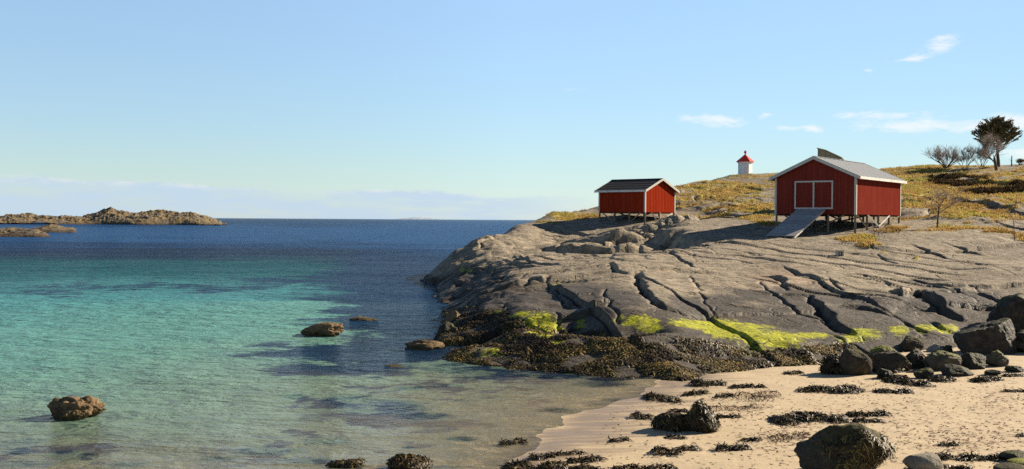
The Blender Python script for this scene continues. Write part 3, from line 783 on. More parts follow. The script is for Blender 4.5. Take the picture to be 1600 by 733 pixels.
def hit(px, py):
    d = ray(px, py); tt = np.linspace(28.5, 190, 1600) / d[1]
    P = CAM + d[None, :] * tt[:, None]
    si = P[:, 0] / P[:, 1]; ci = np.clip(np.searchsorted(ss, si) - 1, 0, len(ss) - 1); ri = np.clip(np.searchsorted(YY, P[:, 1]) - 1, 0, len(YY) - 1)
    below = np.nonzero(P[:, 2] < HB[ri, ci])[0]
    return P[below[0]] if len(below) else None

H = HB.copy()
zB = HB
slope_mask = sstep(-0.3, 0.6, zB)
# broad swells and hollows of the ice-worn rock, then terraces along the grain
c_, s_ = math.cos(rad(24)), math.sin(rad(24))
U = HX * c_ + HY * s_; V = -HX * s_ + HY * c_
near = sstep(30, 38, HY)
H += near * 0.24 * pn(HX * 0.11, HY * 0.11, 3) + near * 0.13 * fbm(U * 0.10, V * 0.28, 2, 21)
wv = zB * 1.6 + 0.10 * U + 0.8 * fbm(HX * 0.06, HY * 0.16, 3, 31)
st = 0.55
q = wv / st; fr = q - np.floor(q)
terr = (sstep(0.0, 0.10, fr) - fr)
tm = sstep(0.05, 0.35, pn(HX * 0.09, HY * 0.09, 41) + 0.12)
# region of broken ledges between the sheds
PX, PY = project(np.stack([HX, HY, HB], -1))
ledgez = np.maximum.reduce([ell(PX, PY, 960, 382, 110, 20), ell(PX, PY, 1060, 365, 90, 22), ell(PX, PY, 1120, 330, 80, 30, .7), ell(PX, PY, 1430, 345, 120, 14, .6)])
H += near * terr * (0.03 * tm + 0.42 * ledgez)
q2 = (V * 0.9 + 0.8 * fbm(HX * 0.12, HY * 0.3, 3, 51)) / 1.4; f2 = q2 - np.floor(q2)
H += near * (sstep(0, .14, f2) - f2) * (0.02 + 0.22 * ledgez) * sstep(-0.1, 0.3, pn(U * 0.12, V * 0.2, 61))
H += ledgez * 0.16 * ridged(U * 0.13, V * 0.55, 2, 71)

# two sets of joints: slabs that step up to the right (running inland) and low risers facing the sea
CR = np.zeros_like(H)
def joints(a, idx_seed, spacing, amp, sharp, gate, back):
    global H, CR
    k0 = np.floor(a / spacing); jit = (_h(k0, k0 * 0, 0, idx_seed) / 4294967296.0 - .5) * .5
    f_ = a / spacing - k0 - .5 - jit                       # signed distance from this cell's joint, in cells
    k1 = np.where(f_ < 0, k0 - 1, k0)                      # joint to the left of the point
    j1 = (_h(k1, k1 * 0, 0, idx_seed) / 4294967296.0 - .5) * .5; j2 = (_h(k1 + 1, k1 * 0, 0, idx_seed) / 4294967296.0 - .5) * .5
    p1 = (k1 + .5 + j1) * spacing; p2 = (k1 + 1.5 + j2) * spacing
    A1 = amp * (.35 + .9 * _h(k1, k1 * 0, 1, idx_seed) / 4294967296.0)
    fr_ = np.clip((a - p1) / (p2 - p1), 0, 1)
    saw = sstep(0, 1, np.clip((a - p1) / sharp, 0, 1)) * (1 - fr_) ** back
    H += saw * A1 * gate
    dj = np.minimum(np.abs(a - p1), np.abs(p2 - a))
    ck = np.exp(-(dj / (sharp * .55)) ** 2) * np.clip(gate * 1.5, 0, 1)
    H -= .10 * ck
    CR = np.maximum(CR, ck * .75)
wx1 = 1.6 * fbm(HX * .05, HY * .035, 1, 501) + .07 * pn(HX * .7, HY * .7, 503)
rockz = near * sstep(95, 70, HY) * (1 - .55 * ledgez)
gA = rockz * sstep(-.18, .25, fbm(HX * .12, HY * .07, 2, 505) - .02)
joints(HX + .10 * (HY - 40) + wx1, 7, 5.2, .20, .12, gA, 1.2)
H -= .10 * gA
gB = rockz * sstep(-.05, .3, fbm(HX * .05, HY * .12, 2, 507))
joints(HY - .22 * HX + 1.6 * fbm(HX * .06, HY * .06, 2, 509) + .12 * pn(HX * .8, HY * .8, 511), 9, 5.2, .22, .16, gB, 1.4)
gC = rockz * sstep(.05, .35, fbm(HX * .07, HY * .07, 2, 513))
joints(HX * .78 + HY * .62 + .8 * fbm(HX * .09, HY * .09, 2, 515), 11, 2.6, .10, .10, gC, 1.0)

def wpts(L): return np.array([[at(a, 343, y)[0], y] for a, y in L])
gl_ = np.abs(poly_sd(HX, HY + .8 * pn(HX * .2, HY * .2, 521), wpts([(850, 73), (900, 71), (960, 71), (1040, 75), (1110, 77), (1150, 78)])))
H -= .65 * np.exp(-(gl_ / 3.6) ** 2)
cs_ = np.abs(poly_sd(HX, HY, wpts([(880, 62), (960, 63.5), (1040, 66), (1110, 69), (1160, 70)]))); H -= .10 * np.exp(-(cs_ / 3.5) ** 2)
for L_, st_ in (([(840, 79), (900, 77), (960, 77), (1040, 79), (1100, 82), (1140, 84)], 1.1), ([(870, 86), (940, 83), (1000, 83), (1060, 85), (1110, 87)], .9), ([(930, 90), (1000, 88), (1070, 90), (1130, 92)], .6)):
    W2 = wpts(L_); sdx = poly_sd(HX + .3 * pn(HX * .3, HY * .3, 523), HY + .6 * pn(HX * .15, HY * .2, 525) + .12 * pn(HX * .8, HY * .8, 526), W2)
    u_t = np.clip((HX - W2[0][0]) / (W2[-1][0] - W2[0][0]), 0, 1); tp_ = np.sin(np.pi * u_t) ** .6 * np.clip(.8 + .8 * pn(HX * .3, HY * .1, 527), .1, 1)
    H += st_ * tp_ * sstep(-.05, .3, sdx) * np.exp(-np.maximum(sdx, 0) / 3.5)
    H -= .3 * tp_ * np.exp(-(sdx / .3) ** 2) ; CR = np.maximum(CR, tp_ * np.exp(-(sdx / .2) ** 2))

def carve(pts, depth, width, step=0.0, fall=1.2):
    global H, CR
    W_ = [hit(*p) for p in pts]; W_ = [p[:2] for p in W_ if p is not None]
    if len(W_) < 2: return
    W_ = np.array(W_)
    lo = W_.min(0) - 5; hi = W_.max(0) + 5
    r0, r1 = np.searchsorted(YY, lo[1]), min(np.searchsorted(YY, hi[1]) + 1, len(YY))
    X = HX[r0:r1]; Y = HY[r0:r1]
    far_ = np.maximum(Y / 60, 1) ** 2
    jx = X + 0.9 * (far_ - 1) * pn(X * .35, Y * .35, 88) + 0.20 * pn(X * .8, Y * .8, 81) + 0.05 * pn(X * 2.5, Y * 2.5, 82); jy = Y + 1.2 * (far_ - 1) * pn(X * .3, Y * .3, 89) + 0.20 * pn(X * .8, Y * .8, 83) + 0.05 * pn(X * 2.5, Y * 2.5, 84)
    sd = poly_sd(jx, jy, W_ if W_[0][0] <= W_[-1][0] else W_[::-1])
    wloc = (0.30 if depth >= .3 and step > 0 else .24) * width + .035 * (0.75 + 0.5 * pn(X * 0.7, Y * 0.7, 85) + 0.25)
    g = np.exp(-(sd / np.maximum(wloc, .05)) ** 2)
    big = depth >= .3 and step > 0
    ch = W_[-1] - W_[0]; ttr = ((jx - W_[0][0]) * ch[0] + (jy - W_[0][1]) * ch[1]) / (ch @ ch); tt_ = np.clip(ttr, 0, 1); endm = sstep(-.10, .06, ttr) * sstep(1.10, .94, ttr)
    tap = np.clip(np.sin(np.pi * (tt_ * .94 + .03)), 0, 1) ** .8 * (.62 + .55 * pn(X * .35, Y * .35, 90))
    tap = .25 + .75 * np.clip(tap, 0, 1)
    gg = np.where(sd > 0, np.exp(-(sd / (.10 + .2 * wloc)) ** 2), np.exp(-(sd / np.maximum(wloc * 1.1, .05)) ** 2)) if big else g
    H[r0:r1] -= depth * (.42 if big else .7) * gg * (.35 + .65 * tap)
    if big: step = step * 1.05; fall = fall * 3
    else: step = step * .6
    if step:
        H[r0:r1] += step * tap * endm * sstep(-.05, .16 + .002 * Y, sd) * np.exp(-np.maximum(sd, 0) / fall)
    CR[r0:r1] = np.maximum(CR[r0:r1], np.exp(-(sd / .13) ** 2) * min(1, depth * 1.6 + .3) * (.5 + .5 * tap))
cracks = [
    ([(994, 431), (1002, 452), (1017, 473), (1036, 490), (1063, 496), (1113, 500)], .75, .42, .35, 2.0),
    ([(960, 431), (994, 425), (1029, 424), (1071, 428), (1143, 418), (1220, 412), (1289, 420)], .16, .12, .05, 1),
    ([(1075, 435), (1092, 456), (1101, 479), (1117, 498)], .2, .12, .1, 1),
    ([(1185, 440), (1205, 458), (1224, 471), (1250, 490), (1285, 500), (1319, 525)], .22, .14, .1, 1),
    ([(1224, 460), (1262, 462), (1283, 490), (1310, 513), (1332, 525)], .65, .35, .35, 1.6),
    ([(1390, 456), (1405, 471), (1436, 469), (1451, 483), (1474, 496), (1497, 502)], .75, .36, .5, 1.6),
    ([(1313, 487), (1336, 488), (1367, 490), (1390, 500)], .3, .2, .25, 1),
    ([(1451, 422), (1474, 433), (1497, 441), (1520, 456), (1540, 466)], .3, .16, .2, 1),
    ([(1336, 427), (1375, 441), (1394, 448)], .2, .14, .1, 1),
    ([(1260, 443), (1294, 441), (1317, 456)], .25, .16, .15, 1),
    ([(1417, 510), (1436, 525), (1447, 532)], .3, .2, .15, 1), ([(1451, 506), (1474, 521), (1489, 525)], .3, .2, .15, 1),
    ([(858, 454), (877, 469), (888, 488)], .35, .16, .1, 1), ([(869, 500), (873, 530)], .25, .12, .05, 1),
    ([(818, 448), (831, 444), (850, 444), (856, 433)], .45, .25, .2, 1), ([(787, 431), (789, 446), (808, 442), (816, 431)], .5, .28, .2, 1),
    ([(943, 460), (942, 473), (957, 492), (965, 518)], .25, .12, .05, 1),
    ([(953, 415), (961, 431), (984, 431), (1000, 429)], .55, .3, .2, 1),
    ([(789, 473), (793, 500)], .25, .12, .05, 1), ([(755, 473), (735, 492)], .3, .2, .1, 1),
    ([(701, 423), (743, 421), (781, 421), (827, 415), (870, 418)], .35, .25, .3, 1.5),
    ([(722, 391), (743, 392), (770, 373), (793, 358)], .4, .3, .3, 1.2),
    ([(1040, 350), (1060, 372), (1080, 392), (1085, 408)], .1, .08, 0, 1), ([(1110, 390), (1130, 402)], .12, .1, 0, 1),
    ([(1330, 398), (1370, 400), (1400, 412), (1430, 414)], .22, .16, .12, 1), ([(1200, 398), (1240, 404), (1290, 402)], .12, .1, .05, 1),
    ([(1190, 427), (1215, 436), (1228, 448)], .3, .25, .2, 1), ([(1130, 480), (1180, 487), (1220, 492)], .12, .1, 0, 1),
    ([(1350, 478), (1380, 470), (1420, 478)], .1, .1, .05, 1), ([(1460, 400), (1520, 410), (1590, 430)], .1, .09, .03, 1), ([(1500, 385), (1560, 400), (1600, 408)], .08, .09, .03, 1),
    ([(1430, 440), (1480, 460), (1530, 490)], .12, .12, .06, 1),
    ([(800, 380), (820, 400), (850, 405)], .12, .1, .03, 1), ([(760, 395), (800, 402), (850, 392)], .1, .1, .03, 1), ([(875, 378), (880, 400), (905, 408)], .25, .2, .12, 1),
    ([(877, 409), (907, 409), (934, 407), (976, 401), (1010, 395)], .45, .45, .0, 2),
    ([(900, 398), (940, 396), (990, 386), (1040, 384)], .5, .4, .55, 2), ([(930, 380), (980, 379), (1040, 372), (1085, 368)], .4, .5, .45, 2), ([(990, 362), (1050, 362), (1110, 352)], .3, .5, .35, 2),
    ([(1060, 318), (1090, 316), (1130, 312)], .4, .8, .5, 3), ([(1085, 330), (1110, 327), (1150, 325)], .4, .6, .4, 3), ([(1120, 300), (1160, 296), (1200, 297)], .3, .8, .4, 3), ([(1070, 292), (1080, 296), (1062, 302)], .3, .9, .3, 3),
    ([(1330, 380), (1345, 388), (1370, 392), (1385, 387)], .3, .3, .40, 1.2), ([(1390, 386), (1400, 378), (1440, 372)], .3, .3, .4, 1.5),
    ([(1425, 373), (1460, 374), (1475, 370)], .35, .4, .45, 1.6), ([(1255, 380), (1290, 382), (1310, 376)], .2, .2, .1, 1),
    ([(1420, 305), (1440, 312), (1455, 322)], .5, 1.0, .7, 4), ([(1455, 312), (1490, 315), (1520, 322), (1560, 328), (1600, 336)], .45, .9, .7, 4),
    ([(1415, 340), (1450, 336), (1470, 332)], .2, .7, .8, 3), ([(1440, 352), (1500, 354), (1560, 352)], .15, .5, .3, 3),
    ([(1450, 278), (1470, 281), (1500, 285), (1540, 291), (1580, 296), (1610, 300)], .3, 2.0, .5, 8), ([(1410, 283), (1440, 286)], .2, .8, .6, 4),
]
for c in cracks: carve(*c)
# surface roughness
H += near * (0.022 * fbm(HX * 0.9, HY * 0.9, 3, 91) + 0.008 * ridged(U * 1.2, V * 5.5, 2, 95) + 0.03 * ledgez * fbm(HX * .5, HY * 1.6, 3, 97))
H += sstep(0, 1.5, SD) * sstep(60, 20, SD) * sstep(930, 700, PX) * .30 * fbm(HX * .35, HY * .35, 4, 151)
grassm = np.zeros_like(H)
def gpoly(e, k=1.0): 
    global grassm
    grassm = np.maximum(grassm, ell(PX, PY, *e) * k)
for e in [(890, 334, 60, 8, .9), (860, 345, 30, 5, .6), (1090, 340, 70, 10, .75), (1110, 318, 60, 12, .8), (1150, 295, 70, 14, .95), (1180, 330, 60, 10, .9), (1075, 310, 40, 14, .75), (1200, 290, 60, 12, .8), (1120, 285, 60, 5, .5),
          (1070, 350, 20, 5, .6), (1190, 350, 40, 8, .7), (1470, 300, 110, 30, 1.15), (1560, 300, 90, 32, 1.15), (1420, 275, 50, 16, 1.05), (1440, 320, 70, 14, 1.0), (1550, 335, 70, 10, .9), (1480, 335, 60, 6, .7),
          (1470, 362, 70, 6, .85), (1560, 366, 50, 7, .85), (1350, 372, 38, 10, 1.05), (1400, 360, 36, 8, .85), (1330, 290, 150, 22, .8), (1500, 315, 130, 34, 1.1), (1430, 290, 70, 30, 1.1), (1110, 305, 90, 30, .82), (1170, 345, 40, 8, .8), (1090, 345, 60, 10, .85), (1250, 280, 200, 10, .6), (1480, 262, 100, 5, .9), (1360, 388, 20, 5, .8), (1383, 397, 12, 4, .8), (1432, 405, 8, 3, .7),
          (1700, 300, 160, 50, 1.1), (1620, 375, 60, 10, .8)]:
    gpoly(e)
grassm = grassm * (0.80 + 0.75 * fbm(HX * 0.20, HY * 0.42, 4, 101, .6))
grassm = grassm - CR * 0.25
tuss = sstep(0.4, 0.6, grassm)
H += tuss * (0.16 * np.abs(fbm(HX * 0.9, HY * 0.9, 3, 111)) + 0.10 * np.maximum(0, pn(HX * 2.1, HY * 2.1, 117)))
# the ground the stilts stand on
for foot in ([at(1336, 361.5, 75), at(1213, 352, 79), at(1214, 379, 72.5), at(1405, 347, 85), at(1300, 345, 88)], [at(1007, 351, 100), at(937, 343, 104.5), at(1054.7, 337.5, 105), at(985, 334, 109)]):
    Fp = np.array(foot); Am = np.c_[Fp[:, :2], np.ones(len(Fp))]; pc = np.linalg.lstsq(Am, Fp[:, 2], rcond=None)[0]
    cx_, cy_ = Fp[:, 0].mean(), Fp[:, 1].mean()
    rr_ = np.hypot(HX - cx_, (HY - cy_)) + 1.2 * pn(HX * .4, HY * .4, 141)
    wfl = sstep(15.0, 11.5, rr_) if cx_ > 20 else sstep(10.5, 7.0, rr_)
    H = H * (1 - wfl) + wfl * (pc[0] * HX + pc[1] * HY + pc[2] + .05 * (H - HB) + .05 * fbm(HX * .8, HY * .8, 3, 143))
# masks
wet = 1.15 * sstep(2.2, 1.0, H + 0.30 * fbm(HX * 0.25, HY * 0.25, 3, 121)) * sstep(100, 60, HY) * sstep(640, 760, PX + 0.3 * (PY - 430))
wet = np.maximum(wet, sstep(0.75, 0.3, H)); wet = np.maximum(wet, ell(PX, PY, 850, 478, 190, 34, 1.1)); wet = np.maximum(wet, ell(PX, PY, 740, 445, 70, 24, 1.0)); wet = np.maximum(wet, ell(PX, PY, 1330, 492, 200, 20, .85)); wet = np.maximum(wet, ell(PX, PY, 1500, 480, 90, 18, .8))
wet = np.maximum(wet, ell(PX, PY, 1265, 470, 60, 22, .45, .5)); wet = np.maximum(wet, ell(PX, PY, 745, 455, 60, 18, .75)); wet = np.maximum(wet, ell(PX, PY, 720, 405, 60, 10, .5, -.5))  # more hand-set dark ellipses, not tied to tide height
algae = np.zeros_like(H)
for e in [(1000, 513, 38, 10, 1.1), (1015, 523, 26, 8, 1.0), (1110, 513, 70, 12, 1.15), (1150, 525, 60, 11, 1.1), (1210, 533, 60, 14, 1.0), (1270, 523, 34, 7, .95), (1345, 527, 34, 9, 1.1), (1405, 523, 18, 9, 1.0), (1450, 517, 30, 7, 1.0), (1480, 520, 20, 8, .95),
          (765, 492, 24, 6, .85), (815, 500, 24, 6, .9), (850, 518, 26, 16, 1.5), (835, 508, 16, 6, 1.2), (870, 535, 18, 10, .8), (905, 510, 14, 12, .7), (770, 553, 30, 12, .65), (900, 550, 26, 8, .55), (960, 560, 40, 8, .5), (1190, 550, 44, 8, .75),
          (725, 422, 14, 4, .7), (880, 445, 30, 2.5, .6), (1170, 512, 50, 9, .8), (800, 530, 20, 7, .5)]:
    algae = np.maximum(algae, ell(PX, PY, *e))
rust = np.maximum(ell(PX, PY, 1215, 432, 40, 12), ell(PX, PY, 1250, 440, 25, 8, .8))
earth = np.zeros_like(H)
for e in [(1500, 287, 60, 9, 1.1), (1570, 298, 60, 10, 1.2), (1460, 280, 20, 4, .8), (1345, 385, 22, 6, .9), (1450, 374, 26, 4, .8)]:
    earth = np.maximum(earth, ell(PX, PY, *e, .08) if False else ell(PX, PY, *e))
earth = sstep(.58, .95, earth * (.8 + .9 * fbm(HX * .22, HY * .3, 3, 133)) + 0.3 * fbm(HX * .7, HY * .7, 3, 131))
grassm = np.where(earth > .5, grassm * 0.4, grassm)
o = make_mesh('headland', np.stack([HX, HY, H], -1).reshape(-1, 3), grid_faces(*HX.shape), M_HEAD,
              {'mask': np.stack([algae, wet, np.clip(grassm, 0, 1.3)], -1).reshape(-1, 3), 'mask2': np.stack([rust, sstep(.45, 1, CR) * (grassm < .4), earth], -1).reshape(-1, 3)})
tag(o, kind='structure', label='ice-worn grey rock headland rising to a grassy hilltop')

def samp(A, x, y):
    x = np.atleast_1d(np.asarray(x, float)); y = np.atleast_1d(np.asarray(y, float))
    fx = np.interp(x / y, ss, np.arange(len(ss))); fy = np.interp(y, YY, np.arange(len(YY)))
    i = np.clip(fx.astype(int), 0, len(ss) - 2); j = np.clip(fy.astype(int), 0, len(YY) - 2); fx = np.clip(fx - i, 0, 1); fy = np.clip(fy - j, 0, 1)
    return (A[j, i] * (1 - fx) + A[j, i + 1] * fx) * (1 - fy) + (A[j + 1, i] * (1 - fx) + A[j + 1, i + 1] * fx) * fy
def gh(x, y): return float(samp(H, x, y)[0])
def ground(x, y):
    g = beach_z(np.array([x], float), np.array([y], float))[0][0]
    if 28.3 < y < 190 and -0.17 < x / y < 0.9: return max(float(g), gh(x, y))
    return float(g)
def groundv(X, Y):
    g = beach_z(X, Y)[0]
    inside = (Y > 28.3) & (Y < 190) & (X / Y > -.17) & (X / Y < .9)
    return np.where(inside, np.maximum(g, samp(H, X, np.maximum(Y, 28.3))), g)
def normv(X, Y, e=0.12):
    zx = groundv(X + e, Y) - groundv(X - e, Y); zy = groundv(X, Y + e) - groundv(X, Y - e)
    N = np.stack([-zx, -zy, np.full_like(zx, 2 * e)], 1)
    return N / np.linalg.norm(N, axis=1, keepdims=True)

# ------------------------------------------------------------------ fronds of weed
def frond_arrays(P, N, L, Wd, rng, lift=0.35, droop=0.0):
    n = len(P)
    r = rng.normal(size=(n, 3)); T = r - (r * N).sum(1, keepdims=True) * N; T /= np.linalg.norm(T, axis=1, keepdims=True) + 1e-9
    Sd = np.cross(N, T)
    L = L * rng.uniform(.5, 1.3, n)[:, None]; Wd = Wd * rng.uniform(.6, 1.4, n)[:, None]
    up = lift * rng.uniform(.2, 1.2, n)[:, None]
    p0 = P - T * L * .15 - N * 0.01
    p1 = P + T * L * .3 + N * L * up
    p2 = P + T * L * .62 + N * L * up * .8 + Sd * L * rng.uniform(-.2, .2, n)[:, None]
    p3 = P + T * L * .95 + N * L * (up * .1) + Sd * L * rng.uniform(-.35, .35, n)[:, None]
    for q, k in ((p2, .1), (p3, .25)): q[:, 2] -= (droop * k * L[:, 0])
    tw = rng.uniform(-.6, .6, n)[:, None]
    V = np.stack([p0 - Sd * Wd * .3, p0 + Sd * Wd * .3, p1 - Sd * Wd * .6 , p1 + Sd * Wd * .6 + N * Wd * tw,
                  p2 - Sd * Wd * .6 - N * Wd * tw * .5, p2 + Sd * Wd * .6, p3 - Sd * Wd * .25, p3 + Sd * Wd * .25], 1).reshape(-1, 3)
    b0 = np.arange(n)[:, None] * 8
    Fc = np.concatenate([b0 + np.array([[0, 1, 3, 2]]), b0 + np.array([[2, 3, 5, 4]]), b0 + np.array([[4, 5, 7, 6]])], 0)
    val = np.repeat(np.clip(rng.beta(1.3, 2.4, n) * 1.05, 0, 1), 8)
    return V, Fc, val

rng = np.random.default_rng(7)
# rockweed carpet on the foot of the headland
Ytop = [(690, 492), (705, 488), (740, 484), (790, 492), (820, 508), (880, 514), (940, 524), (990, 532), (1040, 530), (1100, 534), (1140, 541), (1180, 556), (1240, 546), (1290, 541), (1340, 548), (1400, 552), (1440, 560)]
n = 620000
px = rng.uniform(690, 1420, n); Yc = rng.uniform(29.5, 52, n)
X0 = (px - 800) / F * Yc
Z0 = groundv(X0, Yc)
qx, qy = project(np.stack([X0, Yc, Z0], 1))
topl = np.interp(qx, [a for a, _ in Ytop], [b_ for _, b_ in Ytop])
dens = sstep(-6, 10, qy - topl + 9 * pn(X0 * .8, Yc * .8, 201))
al = samp(algae, X0, Yc)
dens *= 1 - np.clip(sstep(.45, .8, al + .5 * pn(X0 * 1.2, Yc * 1.2, 202)), 0, .93)
dens *= sstep(-.30, .12, fbm(X0 * .6, Yc * .9, 4, 203) + .10)
hsel = samp(H, X0, Yc) > beach_z(X0, Yc)[0] - 0.02
k = (rng.uniform(0, 1, n) < dens) & (Z0 > -0.12) & (Z0 < 1.8) & hsel
k[np.nonzero(k)[0][125000:]] = False
Pk = np.stack([X0[k], Yc[k], Z0[k] + .01], 1)
V, Fc, val = frond_arrays(Pk, normv(Pk[:, 0], Pk[:, 1]), 0.19, 0.034, rng, .30, .8)
patch = np.repeat(fbm(Pk[:, 0] * .5, Pk[:, 1] * .7, 3, 205) * .55 + .03, 8)
o = make_mesh('rockweed', V, Fc, M_WEED, {'val': np.clip(val + patch, 0, .96)}, smooth=True)
tag(o, 'carpet of dark brown rockweed over the foot of the headland', 'seaweed', kind='stuff')
# ------------------------------------------------------------------ grass tufts on the hill
n = 260000
sx = rng.uniform(.02, .60, n); Yc = np.exp(rng.uniform(math.log(64), math.log(160), n)); X0 = sx * Yc
gm = samp(grassm, X0, Yc) + .22 * fbm(X0 * .9, Yc * .9, 2, 211)
k = (gm > .50)
idx = np.nonzero(k)[0][:34000]
X0, Yc = X0[idx], Yc[idx]; Z0 = groundv(X0, Yc)
nb = 5
P = np.repeat(np.stack([X0, Yc, Z0 - .03], 1), nb, 0); m = len(P)
P[:, 0] += rng.normal(0, .10, m); P[:, 1] += rng.normal(0, .10, m)
ang = rng.uniform(0, 2 * np.pi, m); hgt = rng.uniform(.07, .26, m) * np.repeat(rng.uniform(.5, 1.2, len(X0)), nb); lean = rng.uniform(.1, .9, m) * hgt
wd = rng.uniform(.03, .07, m)
T = np.stack([np.cos(ang), np.sin(ang), np.zeros(m)], 1); Sd = np.stack([-np.sin(ang), np.cos(ang), np.zeros(m)], 1)
tip = P + T * lean[:, None] + np.array([0, 0, 1]) * hgt[:, None]
mid = P + T * (lean * .35)[:, None] + np.array([0, 0, 1]) * (hgt * .6)[:, None]
V = np.stack([P - Sd * wd[:, None] / 2, P + Sd * wd[:, None] / 2, mid + Sd * wd[:, None] / 2, tip], 1).reshape(-1, 3)
Fc = (np.arange(m)[:, None] * 4 + np.array([[0, 1, 2, 3]]))
hue = np.repeat(np.clip(.55 + .5 * fbm(X0 * .15, Yc * .2, 3, 215) + rng.normal(0, .16, len(X0)), 0, 1), nb * 4)
o = make_mesh('grass', V, Fc, M_GRASS, {'val': hue}, smooth=False)
tag(o, 'tussocks of dry ochre grass and moss on the hill', 'grass', kind='stuff')

# dark heather on the bank below the trees
n = 90000
sx = rng.uniform(.36, .60, n); Yc = np.exp(rng.uniform(math.log(95), math.log(140), n)); X0 = sx * Yc
k = samp(earth, X0, Yc) + .3 * fbm(X0 * .8, Yc * .8, 2, 221) > .5
X0, Yc = X0[k][:3500], Yc[k][:3500]; Z0 = groundv(X0, Yc)
P = np.repeat(np.stack([X0, Yc, Z0], 1), 4, 0)
Nn = np.tile([0, 0, 1.0], (len(P), 1)) + rng.normal(0, .35, (len(P), 3)); Nn /= np.linalg.norm(Nn, axis=1, keepdims=True)
P[:, :2] += rng.normal(0, .15, (len(P), 2))
V, Fc, val = frond_arrays(P, Nn, .36, .035, rng, .9)
tag(make_mesh('heather', V, Fc, M_HEATH, {'val': val * 1.3}), 'dark brown heather on the bank below the trees', 'heather', kind='stuff')

# ------------------------------------------------------------------ far land
def islet(name, label, prof, Yf, depthm, seed, rough, cols=700, rows=90):
    pxs = np.array([p[0] for p in prof], float); pys = np.array([p[1] for p in prof], float)
    Ym = Yf + depthm * .45
    top = np.array([at(a, b_, Ym)[2] for a, b_ in zip(pxs, pys)]); xs = np.array([at(a, 340, Ym)[0] for a in pxs])
    X = np.linspace(xs[0], xs[-1] + 4, cols); Y = np.linspace(Yf - 3, Yf + depthm, rows)
    XX, YY_ = np.meshgrid(X, Y); hp = np.interp(XX + 0.02 * depthm * pn(XX * .05, YY_ * .08, seed), xs, top)
    tt = (YY_ - Yf) / depthm + .10 * pn(XX * .03, YY_ * .03, seed + 3)
    shp = np.where(tt < .45, np.clip(tt / .45, -.2, 1), np.clip((1 - tt) / .55, -1, 1))
    shp = np.sign(shp) * np.abs(shp) ** .62
    Z = hp * shp + rough * (fbm(XX * .09, YY_ * .12, 5, seed + 5, .6)) * np.clip(shp * 1.2 + .2, 0.1, 1)
    Z += rough * .35 * ridged(XX * .16, YY_ * .3, 3, seed + 9) * np.clip(shp * 2, 0, 1)
    Z -= .25
    Z = np.where(XX > xs[-1], Z - 1.0, Z)
    o = make_mesh(name, np.stack([XX * YY_ / Ym, YY_, Z], -1).reshape(-1, 3), grid_faces(*XX.shape), M_ISLE)
    return tag(o, label, kind='structure')
islet('islet', 'long low rocky islet with a grassy hump out at sea', [(-200, 336), (-60, 337), (0, 338.5), (20, 336.5), (35, 335.5), (60, 337.5), (100, 338.5), (130, 338), (145, 334), (158, 329.5), (170, 326.5), (182, 329), (200, 332), (215, 333), (233, 330), (255, 331.5), (285, 331.5), (305, 334), (322, 338), (335, 343), (346, 349)], 680, 130, 5, 1.4)
islet('islet', 'low skerry with a flat rounded hump nearer the shore', [(-160, 357), (0, 357.8), (35, 357), (55, 355.5), (68, 352.3), (80, 349.8), (90, 352.5), (100, 356), (112, 357.6), (119, 361)], 318, 45, 25, .5, 420, 60)
islet('islet', 'dark low skerry in front of the flat one', [(-160, 359), (0, 359.8), (30, 359.6), (55, 360.6), (66, 364), (77, 370)], 243, 22, 45, .8, 360, 50)
# snowy mountains across the open sea
for (a0, a1, top, seed, lab) in [(612, 690, 337, 3, 'faint snowy mountain range on the horizon over open sea')]:
    Yd = 42000
    X = np.linspace(at(a0, 340, Yd)[0], at(a1, 340, Yd)[0], 160); Y = np.linspace(Yd - 1500, Yd + 2500, 20)
    XX, YY_ = np.meshgrid(X, Y); tx = (XX - X[0]) / (X[-1] - X[0])
    hp = (at((a0 + a1) / 2, top, Yd)[2]) * np.clip(1 - np.abs(tx - .5) * 2, 0, 1) ** .8 * (.55 + .6 * np.abs(fbm(XX / 700, XX * 0 + seed, 4, seed)))
    Z = hp * np.clip(1 - np.abs(YY_ - Yd - 400) / 2000, 0, 1) - 4
    tag(make_mesh('mountains', np.stack([XX, YY_, Z], -1).reshape(-1, 3), grid_faces(*XX.shape), M_HAZY_SNOW), lab, kind='structure')

# ------------------------------------------------------------------ boulders
import bmesh
def ico(sub):
    bm = bmesh.new(); bmesh.ops.create_icosphere(bm, subdivisions=sub, radius=1.0)
    V = np.array([v.co[:] for v in bm.verts]); Fc = np.array([[v.index for v in f.verts] for f in bm.faces]); bm.free()
    return V, Fc
ICO5, ICO4 = ico(6), ico(5)
def rock_shape(seed, nplanes=16, flat=.78, rough=.05, sub=5, top=None, soft=0.5):
    r = np.random.default_rng(seed)
    D, Fc = ICO5 if sub == 6 else ICO4
    n = r.normal(size=(nplanes, 3)); n /= np.linalg.norm(n, axis=1, keepdims=True)
    dd = r.uniform(flat - .14, .96, nplanes)
    dot = D @ n.T
    # soft minimum of the plane distances -> worn edges
    rr = dd[None, :] / np.maximum(dot, 0.05)
    k = 60 * (1.05 - soft)
    R = -np.log(np.exp(-k * np.minimum(rr, 4)).sum(1) + math.exp(-k * 1.08)) / k
    V = D * R[:, None]
    rough = rough * 1.25
    V *= (1 + rough * 1.3 * pn3(D, 2.3, seed) + rough * .8 * pn3(D, 5.1, seed + 1) + rough * .45 * pn3(D, 11, seed + 2) + rough * .25 * pn3(D, 23, seed + 3))[:, None]
    lo, hi = V.min(0), V.max(0)
    V = (V - (lo + hi) / 2) / ((hi - lo) / 2)
    return V, Fc
